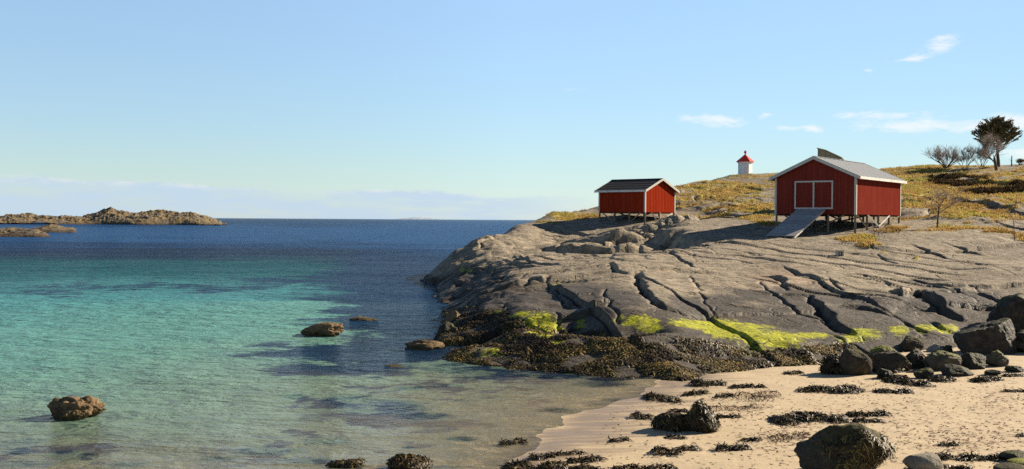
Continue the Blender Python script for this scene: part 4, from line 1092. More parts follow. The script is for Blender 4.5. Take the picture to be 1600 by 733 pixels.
def place_rock(name, label, cat, box, mat, seed, zg=None, depthk=.8, sink=.22, group=None, planes=16, flat=.78, rough=.05, rot=0, parts=None, sub=5, soft=.5, dY=0.0):
    """box = x0, y0(top), x1, y1(foot) in picture pixels; the foot stands on the ground"""
    x0, y0, x1, y1 = box
    z = .15 if zg is None else zg
    for _ in range(4):
        g = onz((x0 + x1) / 2, y1, z)
        if zg is None: z = ground(g[0], g[1])
    Y = g[1]; wdt = (x1 - x0) / F * Y
    dp = wdt * depthk
    Yc = Y + dp * .38 + dY
    topz = at((x0 + x1) / 2, y0, Yc)[2]
    h = max(topz - z, .05) * (1 + sink)
    cx = at((x0 + x1) / 2, y0, Yc)[0]; wdt *= Yc / Y
    V, Fc = rock_shape(seed, planes, flat, rough, sub, soft=soft)
    c, s = math.cos(rot), math.sin(rot)
    V = V * np.array([wdt / 2 * 1.03, dp / 2, h / 2])
    V[:, 2] += h / 2 - h * sink / (1 + sink)
    root = make_mesh(name, V, Fc, mat)
    root.location = (cx, Yc, z)
    tag(root, label, cat, group)
    return root, V, Fc, (cx, Yc, z, wdt, dp, h)

def weed_cover(root, V, Fc, n, seed, zlo, zhi, L=.16, wd=.035, mat=M_WEED, name='seaweed_cover'):
    r = np.random.default_rng(seed)
    A, B, C_ = V[Fc[:, 0]], V[Fc[:, 1]], V[Fc[:, 2]]
    nr = np.cross(B - A, C_ - A); ar = np.linalg.norm(nr, axis=1); nr = nr / (ar[:, None] + 1e-12)
    cen = (A + B + C_) / 3
    wgt = ar * (sstep(zhi, zlo, cen[:, 2] + .25 * (zhi - zlo + .1) * pn3(cen, 3.0, seed)))
    wgt = np.where(cen[:, 2] < -.02, 0, wgt)
    if wgt.sum() <= 0: return
    i = r.choice(len(Fc), n, p=wgt / wgt.sum())
    P = cen[i] + r.normal(0, .01, (n, 3))
    vv, ff, val = frond_arrays(P, nr[i], L * 1.1, wd * .75, r, .12, 1.6); val = val * .85
    return make_mesh(name, vv, ff, mat, {'val': np.clip(val, 0, .93)}, parent=root)

wr = 'brown rocks standing out of the shallow water'
place_rock('rock', 'rounded brown rock standing alone in the green shallows nearest the lower left corner', 'rock', (75, 619, 161, 657), M_BROWN, 11, 0.0, .85, .55, wr, 14, .62, .12, sub=6)
place_rock('rock', 'pointed brown rock rising from dark blue water out in the cove', 'rock', (471, 503, 538, 526), M_BROWN, 23, 0.0, .75, .5, wr, 12, .60, .10, sub=6)
place_rock('rock', 'low flat tan rock just above water behind the pointed brown one', 'rock', (547, 494, 594, 501), M_BROWN, 31, 0.0, .8, 1.2, wr, 10, .7, .07)
place_rock('rock', 'barely awash tan rock in the rippled water', 'rock', (600, 569.5, 634, 574), M_BROWN, 37, 0.0, .8, 1.5, wr, 10, .7, .07)
sh = 'low rocks at the water edge of the headland'
place_rock('rock', 'flat tan slab jutting into the sea beside the weedy rock foot', 'rock', (632, 531, 694, 547), M_BROWN, 41, 0.0, .7, .8, sh, 12, .66, .10)
place_rock('rock', 'dark rounded rock wedged behind the tan slab at the shore', 'rock', (678, 503, 716, 531), M_DARKB, 43, 0.0, .9, .5, sh, 12, .7, .06)
place_rock('rock', 'tan rock slanting down to the water behind the dark rounded rock', 'rock', (694, 484, 722, 512), M_BROWN, 47, 0.0, 1.2, .4, sh, 12, .7, .06)

gb = 'boulders piled at the foot of the rock face'
B = [
 ('very large dark boulder at the back right edge above the sand', (1553, 457, 1660, 527), M_DARKB, 101, .35, .9, .74, .035, 16),
 ('broad black boulder with a rounded top in the middle of the boulder pile', (1489, 497, 1584, 556), M_DARKB, 103, .25, .8, .74, .04, 16),
 ('dark boulder in deep shade under the very large one', (1572, 514, 1660, 558), M_DARKB, 105, .22, .9, .78, .04, 14),
 ('upright squared olive-brown boulder with a flat shaded face on the sand', (1312, 541, 1362, 587), M_GREYB, 120, None, .8, .80, .025, 9),
 ('weed-draped black lump left of the upright squared boulder', (1283, 555, 1320, 585), M_DARKB, 109, None, .9, .76, .08, 14),
 ('slanted boulder with a pale lit top right of the upright squared boulder', (1363, 550, 1424, 583), M_GREYB, 133, None, .8, .68, .05, 12),
 ('dark angular boulder wedged behind the pale-topped slanted one', (1405, 543, 1446, 577), M_DARKB, 113, None, .8, .7, .05, 12),
 ('boulder with bright green algae on its top in the pile', (1442, 547, 1502, 579), M_GREENB, 115, None, .7, .72, .05, 12),
 ('blackish boulder between the green-topped one and the sloping olive one', (1497, 551, 1542, 577), M_DARKB, 117, None, .8, .70, .05, 12),
 ('sloping olive boulder at the right end of the front row', (1537, 547, 1576, 573), M_GREENB, 119, None, .8, .72, .05, 12),
 ('low boulder with a grey worn crown in front of the broad black boulder', (1501, 527, 1549, 556), M_GREYB, 121, .15, .8, .76, .05, 12),
 ('wet black boulder with a shining round back on the sand below the pile', (1473, 569, 1519, 588), M_DARKB, 123, None, .8, .82, .03, 14),
 ('small wedge rock with a pale lit face in the weed', (1430, 575, 1460, 592), M_GREYB, 131, None, .9, .66, .04, 9),
 ('small black pyramid-shaped rock in the weed by the slanted boulder', (1369, 575, 1397, 592), M_DARKB, 127, None, .9, .66, .06, 10),
 ('small dark rock in the weed near the right end of the pile', (1538, 577, 1563, 587), M_DARKB, 129, None, .9, .75, .06, 10),
 ('small brown rock at the far right behind the weed line', (1570, 571, 1600, 582), M_DARKB, 141, None, .9, .75, .06, 10),
 ('dark block topped with green algae directly behind the upright squared boulder', (1355, 539, 1404, 566), M_GREENB, 143, None, .8, .7, .05, 10),
 ('grey slab leaning on the rock face at the back of the pile', (1404, 524, 1444, 550), M_GREYB, 145, .2, .9, .72, .05, 10),
 ('pale grey stone lying between darker boulders in the pile', (1445, 537, 1478, 555), M_PALE, 147, .15, .9, .72, .05, 10),
 ('small dark stone right of the pale grey one', (1472, 539, 1490, 556), M_DARKB, 149, .15, .9, .75, .05, 10),
]
rk = {}
for lab, box, mt, sd, zg, dk, fl, ro, npl in B:
    rk[lab] = place_rock('boulder', lab, 'boulder', box, mt, sd, zg, dk, .25, gb, npl - 2, fl, ro * 1.2, sub=6, soft=.12)
for key, nn in (('weed-draped black lump left of the upright squared boulder', 900), ('small black pyramid-shaped rock in the weed by the slanted boulder', 300), ('slanted boulder with a pale lit top right of the upright squared boulder', 350)):
    root, V, Fc, inf = rk[key]; weed_cover(root, V, Fc, nn, 5, .05, inf[5] * (.9 if nn > 500 else .35), .18, .04)

fr = 'large stones lying on the beach in front'
root, V, Fc, inf = place_rock('boulder', 'largest boulder on the beach with shaggy weed down its side, cut by the lower edge', 'boulder', (1246, 659, 1394, 752), M_GREYB, 207, .2, .85, .2, fr, 14, .74, .05, sub=6, soft=.3)
A_, r_ = V, np.random.default_rng(3)
# weed hangs on the front of the big boulder: an irregular band
cenf = (V[Fc[:, 0]] + V[Fc[:, 1]] + V[Fc[:, 2]]) / 3
nr = np.cross(V[Fc[:, 1]] - V[Fc[:, 0]], V[Fc[:, 2]] - V[Fc[:, 0]]); ar = np.linalg.norm(nr, axis=1); nr /= ar[:, None] + 1e-12
wx_ = cenf[:, 0] / inf[3]; wz_ = cenf[:, 2] / inf[5]
band = sstep(.0, .12, .62 - wz_ - .55 * wx_ * 0 + .25 * pn3(cenf, 2.2, 5)) * sstep(-.28, -.12, wx_ + .30 * (wz_ - .4)) * sstep(.5, -.1, nr[:, 1])
wg = ar * band * (cenf[:, 2] > 0); idx = r_.choice(len(Fc), 6000, p=wg / wg.sum())
vv, ff, val = frond_arrays(cenf[idx], nr[idx], .14, .019, r_, .12, 1.8)
make_mesh('seaweed_cover', vv, ff, M_WEED, {'val': np.clip(val * 1.1, 0, .9)}, parent=root)
place_rock('boulder', 'smooth pale grey stone beside the largest beach boulder', 'boulder', (1412, 708, 1472, 745), M_PALE, 211, .2, .8, .25, fr, 9, .72, .015, soft=.3, sub=6)
cr_ = 'dark cobbles in the lower right corner'
place_rock('cobble', 'dark rounded cobble topmost in the lower right corner', 'stone', (1565, 705, 1612, 722), M_DARKB, 213, None, .8, .25, cr_, 12, .85, .02)
place_rock('cobble', 'dark greenish cobble in the middle of the lower right corner', 'stone', (1572, 716, 1618, 731), M_GREENB, 215, None, .8, .25, cr_, 12, .85, .02)
place_rock('cobble', 'grey cobble lowest in the lower right corner', 'stone', (1553, 724, 1608, 744), M_GREYB, 217, None, .8, .25, cr_, 12, .85, .02)

wrk = 'weed-covered rocks along the water edge'
for lab, box, sd, nn in [
    ('shaggy weed-covered rock standing in the shallows at the bottom middle', (611, 711, 669, 736), 301, 2000),
    ('low brown weed-covered rock awash left of the shaggy one', (517, 718, 563, 736), 303, 500),
    ('first weed-covered lump on the lower sand edge, nearest the water', (786, 723, 836, 742), 305, 1000),
    ('second weed-covered lump on the lower sand edge', (842, 723, 887, 742), 307, 1000),
    ('third weed-covered lump on the lower sand edge, furthest up the beach', (890, 728, 940, 744), 309, 900),
    ('pointed weed-draped rock in the middle of the sand', (1062, 631, 1128, 676), 311, 4000),
    ('low weed-draped mound joined to the left foot of the pointed rock', (1022, 647, 1078, 674), 313, 2400)]:
    pt = 'pointed weed' in lab
    root, V, Fc, inf = place_rock('weedy_rock', lab, 'rock', box, M_DARKB, sd, None, .8, .2, wrk, 12, .8, .05)
    if pt:   # pull the shape up to a peak
        me = root.data; V2 = V.copy(); f = np.clip(V2[:, 2] / inf[5], 0, 1); V2[:, 0] = V2[:, 0] * (1.05 - .92 * f); V2[:, 1] *= (1.05 - .8 * f); V2[:, 2] *= 1.08
        me.vertices.foreach_set('co', V2.astype(np.float32).ravel()); me.update(); V = V2
    weed_cover(root, V, Fc, nn, sd, inf[5] * .8, inf[5] * 1.3, .15, .032)

# ------------------------------------------------------------------ clumps of weed on the sand
def clump(label, x0, y0, x1, y1, seed, red=False):
    r = np.random.default_rng(seed)
    g = onz((x0 + x1) / 2, (y0 + y1) / 2 + (y1 - y0) * .25, .2)
    z = ground(g[0], g[1]); g = onz((x0 + x1) / 2, (y0 + y1) / 2 + (y1 - y0) * .25, z)
    Y = g[1]; wd = (x1 - x0) / F * Y; vp = (y1 - y0) / F * Y
    h = min(.62 * vp, .15 + .03 * wd); h = max(h, .03)
    dp = max((vp - h * .9) * Y / 5.0, .35 * min(wd, .9), .12); dp = min(dp, wd * 1.6 + .3)
    nlobe = max(2, int(wd / .35))
    n = int(np.clip(950 * wd * max(dp, .25), 60, 2200)) if not red else int(np.clip(260 * wd * dp, 30, 400))
    lx = (np.linspace(-.32, .32, nlobe) + r.uniform(-.04, .04, nlobe)) * wd; ly = r.uniform(-.38, .38, nlobe) * dp; lr = r.uniform(.5, 1, nlobe)
    i = r.integers(0, nlobe, n)
    sg = .17 * wd / max(1, nlobe * .35) + .04
    X = lx[i] + r.normal(0, sg, n); Yl = ly[i] + r.normal(0, dp * .2, n)
    X = np.clip(X, -wd * .56, wd * .56)
    d2 = np.zeros(n)
    for a in range(nlobe): d2 = np.maximum(d2, lr[a] * np.exp(-((X - lx[a]) ** 2 / (2 * (sg * 1.2) ** 2) + (Yl - ly[a]) ** 2 / (2 * (dp * .24) ** 2))))
    Zl = d2 * h * r.uniform(.35, 1, n) ** .6
    gz = groundv(g[0] + X, g[1] + Yl) - z
    P = np.stack([X, Yl, gz + Zl], 1)
    N = np.stack([X / (wd + .1) * 1.2, Yl / (dp + .1) * 1.0, np.ones(n)], 1) + r.normal(0, .35, (n, 3)); N /= np.linalg.norm(N, axis=1, keepdims=True)
    V, Fc, val = frond_arrays(P, N, .15 if not red else .11, .022 if not red else .016, r, .14, .9)
    val = val * .85
    V[:, 2] = np.maximum(V[:, 2], np.repeat(gz, 8) + .004)
    o = make_mesh('seaweed_clump', V, Fc, M_REDWEED if red else M_WEED, {'val': np.clip(val, 0, 1)})
    o.location = (g[0], g[1], z)
    return tag(o, label, 'seaweed', 'clumps of seaweed washed up on the sand')
CL = [
 ('double lump of weed on wet sand nearest the rock foot', 1016, 609, 1057, 630), ('flat dark clump right of the double lump', 1071, 609, 1105, 618),
 ('high brown heap of weed against the foot of the headland rock', 1083, 589, 1127, 604), ('small clump just above the reddish string of weed', 1120, 615, 1142, 623),
 ('ragged clump right of the high brown heap', 1144, 598, 1178, 607), ('tiny flat clump right of the ragged one', 1181, 601, 1196, 607),
 ('spiky clump alone on the wet sand left of the pointed weedy rock', 992, 644, 1018, 657), ('small dark clump left above the pointed weedy rock', 1053, 637, 1073, 645),
 ('dark flat clump just right of the pointed weedy rock', 1120, 646, 1154, 653), ('small clump lying furthest out on the wet sand', 955, 682, 981, 691),
 ('thin flat clump below the pointed weedy rock', 1043, 680, 1066, 686), ('rounded dark clump below the thin flat one', 1027, 696, 1062, 715),
 ('clump touching the right of the rounded dark one', 1061, 693, 1087, 704), ('stretched dark clump midway between pointed rock and largest boulder', 1122, 690, 1164, 704),
 ('small tip clump at the upper right of the stretched one', 1164, 684, 1184, 690), ('long dark clump along the lower edge of the photo', 966, 724, 1049, 738),
 ('heap of weed left of its twin above the largest boulder', 1208, 636, 1267, 662), ('twin heap of weed just above the largest boulder', 1266, 638, 1317, 662),
 ('thin dark streak of weed right of the twin heaps', 1324, 640, 1382, 651), ('strand of weed touching the top of the largest boulder', 1336, 651, 1373, 661),
 ('long thick bank of weed in front of the upright squared boulder', 1252, 599, 1343, 615), ('little clump on the sand below the green algae', 1228, 578, 1253, 586),
 ('tapering clump right of the long thick bank', 1371, 603, 1417, 615), ('heap of weed below the small wedge rock', 1416, 590, 1449, 606), ('weed heap in front of the wet black boulder', 1456, 584, 1490, 599),
 ('weed heap at the right foot of the wet black boulder', 1520, 585, 1562, 597), ('flat streak of weed near the right edge at the pile', 1569, 583, 1602, 589), ('thin clump at the right edge on open sand', 1574, 609, 1602, 615),
 ('thick dark weed bank right of the pale grey stone', 1466, 706, 1518, 721), ('weed bank leading to the corner cobbles', 1513, 708, 1570, 723), ('low weed patch at the bottom right of the pale grey stone', 1470, 724, 1514, 738),
 ('small brown clump alone on the open sand above the thick bank', 1470, 690, 1496, 699), ('tiny clump at the right edge above the cobbles', 1592, 676, 1606, 684),
 ('chunky clump closest to the water on the lower sand', 832, 706, 866, 719), ('narrow clump pointing up the beach on the lower sand', 863, 702, 908, 712), ('wide clump above the third weed-covered lump', 890, 710, 936, 723),
 ('half-drowned clump in the shallows off the lower sand', 784, 685, 817, 696), ('weed heap around the small black pyramid-shaped rock', 1385, 583, 1420, 600)]
for i, c in enumerate(CL): clump(c[0], *c[1:], 400 + i)
CLR = [('reddish string of weed right of the pointed weedy rock', 1102, 630, 1200, 642), ('red-brown tangle left of the largest boulder', 1205, 668, 1262, 690), ('reddish scraps above the pointed rock', 1150, 606, 1215, 626)]
for i, c in enumerate(CLR): o_ = clump(c[0], *c[1:], 480 + i, True); o_['kind'] = 'stuff'; o_.name = 'seaweed_scraps'; del o_['group']
# countless scraps
n = 8000
px = rng.uniform(930, 1680, n); py = rng.uniform(592, 745, n)
P = np.array([onz(a, b_, .2) for a, b_ in zip(px, py)])
lt = np.zeros(n)
for e in [(1160, 615, 60, 12), (1230, 680, 70, 20), (1310, 655, 90, 18), (1500, 690, 120, 25), (1560, 630, 60, 25), (1160, 640, 60, 12), (1400, 600, 90, 14), (1400, 660, 200, 50, .5)]:
    lt = np.maximum(lt, ell(px, py, *e))
_, dd = beach_z(P[:, 0], P[:, 1]); k = (rng.uniform(0, 1, n) < lt * .9 + .10) & (dd > .3)
P = P[k]; P[:, 2] = groundv(P[:, 0], P[:, 1]) + .006
N = np.zeros_like(P); N[:, 2] = 1; N += rng.normal(0, .05, N.shape); N /= np.linalg.norm(N, axis=1, keepdims=True)
V, Fc, val = frond_arrays(P, N, .10, .018, rng, .10)
V[:, 2] = np.maximum(V[:, 2], np.repeat(P[:, 2], 8) - .003)
tag(make_mesh('seaweed_litter', V, Fc, M_REDWEED, {'val': val}), 'small dry scraps of seaweed scattered over the sand', 'seaweed', kind='stuff')

# ------------------------------------------------------------------ the boathouses
def board_wall(mb, o0, u, length, z0, ztop, nrm, bw=.14, rs=1, holes=()):
    """vertical boards from o0 along u; ztop(s) gives the top; alternate boards stand proud"""
    r = random.Random(rs); o0 = Vector(o0); u = Vector(u); nrm = Vector(nrm)
    nb_ = max(1, round(length / bw)); bw = length / nb_
    for i in range(nb_):
        a, b_ = i * bw, (i + 1) * bw
        mb.val = r.random()
        off = nrm * (.014 if i % 2 else 0.0)
        za, zb_ = ztop(a), ztop(b_)
        dz = r.uniform(-.015, .015)
        segs = [(z0 + dz, None)]
        for (h0, h1, hz0, hz1) in holes:
            if (a + b_) / 2 > h0 and (a + b_) / 2 < h1: segs = [(z0 + dz, hz0), (hz1, None)]
        for lo, hi in segs:
            pa = [o0 + u * a + off, o0 + u * b_ + off]
            t0, t1 = (za, zb_) if hi is None else (hi, hi)
            if t0 - lo < .02: continue
            poly = [pa[0] + Vector((0, 0, lo)), pa[1] + Vector((0, 0, lo)), pa[1] + Vector((0, 0, t1)), pa[0] + Vector((0, 0, t0))]
            mb.prism(poly, -nrm * (.06 + (.014 if i % 2 else 0)))

def house(root, P0, ug, ul, wg, ll, zf, ze, rise, oe, og, mroof, mred, rt=.10, barge=.20, seed=1):
    """P0 near corner; ug = along gable wall, ul = along side wall (unit, horizontal). local coordinates around root"""
    R0 = Vector(root.location)
    ug, ul = Vector(ug), Vector(ul)
    def W(a, b_, z): return P0v + ug * a + ul * b_ + Vector((0, 0, z)) - R0
    P0v = Vector((P0[0], P0[1], 0))
    gt = lambda s: ze + rise * (1 - abs(s - wg / 2) / (wg / 2))
    parts = {}
    w1 = MB(); board_wall(w1, W(0, 0, 0), ug, wg, zf - R0.z + 0 * 1, lambda s: gt(s), -ul, rs=seed) if False else None
    # walls (z in world, shifted by root)
    def wallmb(o_, u_, L_, top, nrm, sd):
        mb = MB(); oo = Vector((o_.x, o_.y, -R0.z))
        board_wall(mb, oo, u_, L_, zf, top, nrm, rs=sd); return mb
    c00, c10, c01, c11 = W(0, 0, 0), W(wg, 0, 0), W(0, ll, 0), W(wg, ll, 0)
    wallmb(c00, ug, wg, gt, -ul, seed).build('wall', mred, root)
    wallmb(c01, ug, wg, gt, ul, seed + 1).build('wall', mred, root)
    wallmb(c00, ul, ll, lambda s: ze, -ug, seed + 2).build('wall', mred, root)
    wallmb(c10, ul, ll, lambda s: ze, ug, seed + 3).build('wall', mred, root)
    fl = MB()
    fl.prism([W(.07, .07, zf + .05), W(wg - .07, .07, zf + .05), W(wg - .07, ll - .07, zf + .05), W(.07, ll - .07, zf + .05)], (0, 0, .12))
    for i in range(5):
        a = .25 + (wg - .5) * i / 4
        fl.beam(W(a, .1, zf - .04), W(a, ll - .1, zf - .04), .1, .16)
    fl.build('floor_frame', M_DARKPOST, root)
    # corner boards
    for (a, b_, sa, sb) in ((0, 0, -1, -1), (wg, 0, 1, -1), (0, ll, -1, 1), (wg, ll, 1, 1)):
        mb = MB(); k = .16
        ca = a + sa * .02; cb = b_ + sb * .02
        mb.prism([W(ca, cb, zf - .03), W(ca - sa * k, cb, zf - .03), W(ca - sa * k, cb - sb * .035, zf - .03), W(ca, cb - sb * .035, zf - .03)], (0, 0, ze - zf + .03))
        mb.prism([W(ca, cb - sb * .036, zf - .03), W(ca, cb - sb * k, zf - .03), W(ca - sa * .035, cb - sb * k, zf - .03), W(ca - sa * .035, cb - sb * .036, zf - .03)], (0, 0, ze - zf + .03))
        mb.build('corner_board', M_WHITE, root)
    # roof: two slabs
    sl_ = rise / (wg / 2)
    roofs = []
    for side in (0, 1):
        mb = MB()
        def Rr(s, b_, dz):
            a = s if side == 0 else wg - s
            return W(a, b_, ze + sl_ * s + dz)
        b0, b1 = -og, ll + og
        s0, s1 = -oe, wg / 2 + (.0 if side else .0)
        prof = [Rr(s0, b0, .07), Rr(s1, b0, .07), Rr(s1, b0, .07 + rt), Rr(s0, b0, .07 + rt)]
        mb.prism(prof, ul * (b1 - b0))
        if mroof is M_METAL:       # low ribs of the sheets
            nrib = int((b1 - b0) / .9)
            for i in range(nrib + 1):
                bb = b0 + (b1 - b0) * i / nrib
                p, q_ = Rr(s0, bb, .07 + rt + .012), Rr(s1 - .03, bb, .07 + rt + .012)
                mb.beam(p, q_, .05, .02)
        else:
            for i in range(1, 5):
                sv = s0 + (s1 - s0) * i / 5
                mb.beam(Rr(sv, b0 + .01, .07 + rt + .002), Rr(sv, b1 - .01, .07 + rt + .002), .06, .006)
        roofs.append(mb.build('roof', mroof, root))
    mb = MB(); mb.beam(W(wg / 2, -og, ze + rise + .07 + rt + .01), W(wg / 2, ll + og, ze + rise + .07 + rt + .01), .22, .03)
    mb.build('ridge_cap', mroof, root)
    # barge boards
    for b_ in (-og - .02, ll + og + .02):
        for side in (0, 1):
            mb = MB()
            f = lambda s, dz: W(s if side == 0 else wg - s, b_, ze + sl_ * s + dz)
            mb.prism([f(-oe - .02, -.07 ), f(wg / 2, -.07), f(wg / 2, .07 + rt + .035), f(-oe - .02, .07 + rt + .035)], ul * (.03 if b_ > 0 else -.03))
            mb.build('barge_board', M_WHITE, root)
    # eave fascia
    for side in (0, 1):
        mb = MB(); a = -oe - .022 if side == 0 else wg + oe + .022
        zb0 = ze - sl_ * oe
        mb.beam(W(a, -og, zb0 + .06), W(a, ll + og, zb0 + .06), .03, .20)
        mb.build('fascia', M_PEEL, root)
    return W

def wall_hit(px, py, P0, u):
    """where the sight line meets the vertical plane through P0 along u -> (distance along u, z)"""
    d = ray(px, py); n_ = np.array([-u[1], u[0]])
    tt = ((P0[0] - CAM[0]) * n_[0] + (P0[1] - CAM[1]) * n_[1]) / (d[0] * n_[0] + d[1] * n_[1])
    P = CAM + d * tt
    return float((P[0] - P0[0]) * u[0] + (P[1] - P0[1]) * u[1]), float(P[2])

# large boathouse
P0 = at(1337.5, 335, 75.0); ug = Vector((-.785, .619, 0)).normalized(); ul = Vector((.619, .785, 0)).normalized()
wg = wall_hit(1211, 300, P0, ug)[0]; ll = wall_hit(1407.5, 300, P0, ul)[0]
zf = float(P0[2]); ze = wall_hit(1337.5, 275.5, P0, ug)[1]
za = wall_hit(1271, 244, P0, ug)[1]
rise = za - .2 - ze
big = thing('boathouse', (P0[0] + ug.x * wg / 2 + ul.x * ll / 2, P0[1] + ug.y * wg / 2 + ul.y * ll / 2, gh(P0[0], P0[1])),
            'larger dark red boathouse on stilts with double doors, white trim and grey metal roof', 'boathouse', 'red boathouses on the headland')
print('big', wg, ll, zf, ze, rise)
W = house(big, P0, ug, ul, wg, ll, zf, ze, rise, .38, .30, M_METAL, M_RED, seed=1)
def stilts(root, W, wg, ll, zf, spots, rpost=.085):
    for (a, b_, mt) in spots:
        p = W(a, b_, zf); wp = p + Vector(root.location); g = gh(wp.x, wp.y)
        mb = MB(); mb.val = random.Random(int(a * 100 + b_)).random()
        q_ = Vector((p.x, p.y, min(g, zf - .15) - .25 - root.location.z))
        mb.tube(q_, p, rpost * 1.1, rpost, 8); mb.build('stilt', mt, root)
sp_ = []
for i in range(5):
    b_ = .12 + (ll - .24) * i / 4
    for j in range(4):
        a = .10 + (wg - .20) * j / 3
        sp_.append((a, b_, M_POST if i in (0, 4) and j else M_DARKPOST if j else M_POST))
stilts(big, W, wg, ll, zf, sp_)
def brace(root, p, q_, mt, wd=.12):
    mb = MB(); mb.beam(p, q_, wd, .045, up=(0, 1, 0)); mb.build('brace', mt, root)
def gz(p): return gh(p.x, p.y)
RL = Vector(big.location)
# white V braces under the long wall and darker ones across the gable
m3 = (ll - .24) / 4
for (b0, b1_, mt) in ((.3 + m3 * .9, .12 + 2 * m3, M_WHITE), (.12 + 3 * m3, .12 + 2 * m3, M_WHITE), (.12 + 4 * m3, .12 + 3 * m3, M_POST), (.3, .12 + m3, M_POST)):
    p = W(.04, b0, zf - .02); q0 = W(.04, b1_, 0) + RL; q_ = W(.04, b1_, gz(q0) + .15)
    brace(big, p, q_, mt)
for (a0, a1, b_) in ((wg * .15, wg * .5, .25), (wg * .62, wg * .35, ll * .5), (wg * .9, wg * .6, .25), (wg * .3, wg * .7, ll * .75)):
    p = W(a0, b_, zf - .05); q0 = W(a1, b_, 0) + RL; brace(big, p, W(a1, b_, gz(q0) + .1), M_POST)
# double doors
dl, zt = wall_hit(1243.5, 283.5, P0, ug); dr, zb_ = wall_hit(1300.5, 325.5, P0, ug); dm, _ = wall_hit(1271.7, 300, P0, ug)
zt = wall_hit(1271, 284, P0, ug)[1]
def dbox(a0, a1, z0, z1, th, off, name, mt, parent):
    mb = MB(); mb.prism([W(a0, -off, z0), W(a1, -off, z0), W(a1, -off, z1), W(a0, -off, z1)], -ul * th); return mb.build(name, mt, parent)
for (a0, a1) in ((dr + .06, dm - .03), (dm + .03, dl - .06)):
    mb = MB(); nbd = 8
    for i in range(nbd):
        mb.val = random.Random(i * 7 + int(a0 * 10)).random(); x0_, x1_ = a0 + (a1 - a0) * i / nbd, a0 + (a1 - a0) * (i + 1) / nbd
        mb.prism([W(x0_, -.018, zb_ + .06), W(x1_ - .008, -.018, zb_ + .06), W(x1_ - .008, -.018, zt - .06), W(x0_, -.018, zt - .06)], -ul * .03)
    dd_ = mb.build('door', M_RED, big)
    hx = a1 - .12 if a0 < dm - .5 and a1 < dm else a0 + .12
    dbox(hx - .05, hx + .05, (zb_ + zt) / 2 - .09, (zb_ + zt) / 2 + .02, .03, .052, 'handle', M_DARKIRON, dd_)
fm = MB()
for (a0, a1, z0, z1) in ((dr - .07, dr + .05, zb_ - .06, zt + .07), (dl - .05, dl + .07, zb_ - .06, zt + .07), (dm - .06, dm + .06, zb_ + .065, zt - .055), (dr + .055, dl - .055, zt - .05, zt + .07), (dr + .055, dl - .055, zb_ - .06, zb_ + .06)):
    fm.prism([W(a0, -.05, z0), W(a1, -.05, z0), W(a1, -.05, z1), W(a0, -.05, z1)], -ul * .04)
fm.build('door_frame', M_WHITE, big)
# ramp
tl = W(wall_hit(1247, 326, P0, ug)[0], -.12, zb_ - .08) + RL; tr_ = W(wall_hit(1291, 326, P0, ug)[0], -.12, zb_ - .08) + RL
out = -ul; LR = 5.9
bl = tl + out * LR; br = tr_ + out * LR
zend = at(1214, 371, (bl.y + br.y) / 2)[2]
print('ramp end', zend, gh(bl.x, bl.y), gh(br.x, br.y))
zend = max(zend, gh(bl.x, bl.y) + .08, gh(br.x, br.y) + .08)
bl.z = br.z = zend
ramp = thing('ramp', ((bl.x + br.x) / 2, (bl.y + br.y) / 2, zend - .1), 'grey plank ramp sloping from the boathouse doors down to bare rock', 'ramp')
RR = Vector(ramp.location); mb = MB(); npl = 34
rnd = random.Random(5)
for i in range(npl):
    f0, f1 = i / npl, (i + .93) / npl; mb.val = rnd.random(); e0, e1 = rnd.uniform(-.03, .03), rnd.uniform(-.03, .03)
    wv_ = (tr_ - tl).normalized()
    a, b_, c, d = tl.lerp(bl, f0) - wv_ * e0, tr_.lerp(br, f0) + wv_ * e1, tr_.lerp(br, f1) + wv_ * e1, tl.lerp(bl, f1) - wv_ * e0
    mb.prism([a - RR, b_ - RR, c - RR, d - RR], (0, 0, .045))
mb.build('planks', M_PLANK, ramp)
for f in (.04, .35, .65, .96):
    mb = MB(); a = tl.lerp(tr_, f) - RR; b_ = bl.lerp(br, f) - RR; mb.beam(a - Vector((0, 0, .075)), b_ - Vector((0, 0, .075)), .07, .14); mb.build('stringer', M_POST if f < .9 else M_WHITE, ramp)
for f in (.3, .62):
    for g_ in (.06, .94):
        p = tl.lerp(bl, f).lerp(tr_.lerp(br, f), g_); gg_ = gh(p.x, p.y)
        if p.z - gg_ > .35:
            mb = MB(); mb.tube(Vector((p.x, p.y, gg_ - .1)) - RR, p - RR - Vector((0, 0, .15)), .05, .05, 6); mb.build('ramp_post', M_DARKPOST, ramp)

# small boathouse
P0 = at(1008, 331.5, 100.0); ug = Vector((.667, .745, 0)).normalized(); ul = Vector((-.745, .667, 0)).normalized()
wg = wall_hit(1055, 315, P0, ug)[0]; ll = wall_hit(935.5, 315, P0, ul)[0]
zf = float(P0[2]); ze = wall_hit(1008, 297, P0, ug)[1]; za = wall_hit(1034, 278.5, P0, ug)[1]
print('small', wg, ll, zf, ze, za)
small = thing('boathouse', (P0[0] + ug.x * wg / 2 + ul.x * ll / 2, P0[1] + ug.y * wg / 2 + ul.y * ll / 2, gh(P0[0], P0[1])),
              'smaller bright red boathouse on short stilts with black felt roof near the rock edge', 'boathouse', 'red boathouses on the headland')
W = house(small, P0, ug, ul, wg, ll, zf, ze, za - .18 - ze, .35, .28, M_FELT, M_RED2, rt=.07, seed=11)
sp_ = []
for i in range(4):
    for j in range(3):
        sp_.append((.08 + (wg - .16) * j / 2, .08 + (ll - .16) * i / 3, M_POST if j != 1 or i else M_WHITE))
stilts(small, W, wg, ll, zf, sp_, .09)
RL = Vector(small.location)
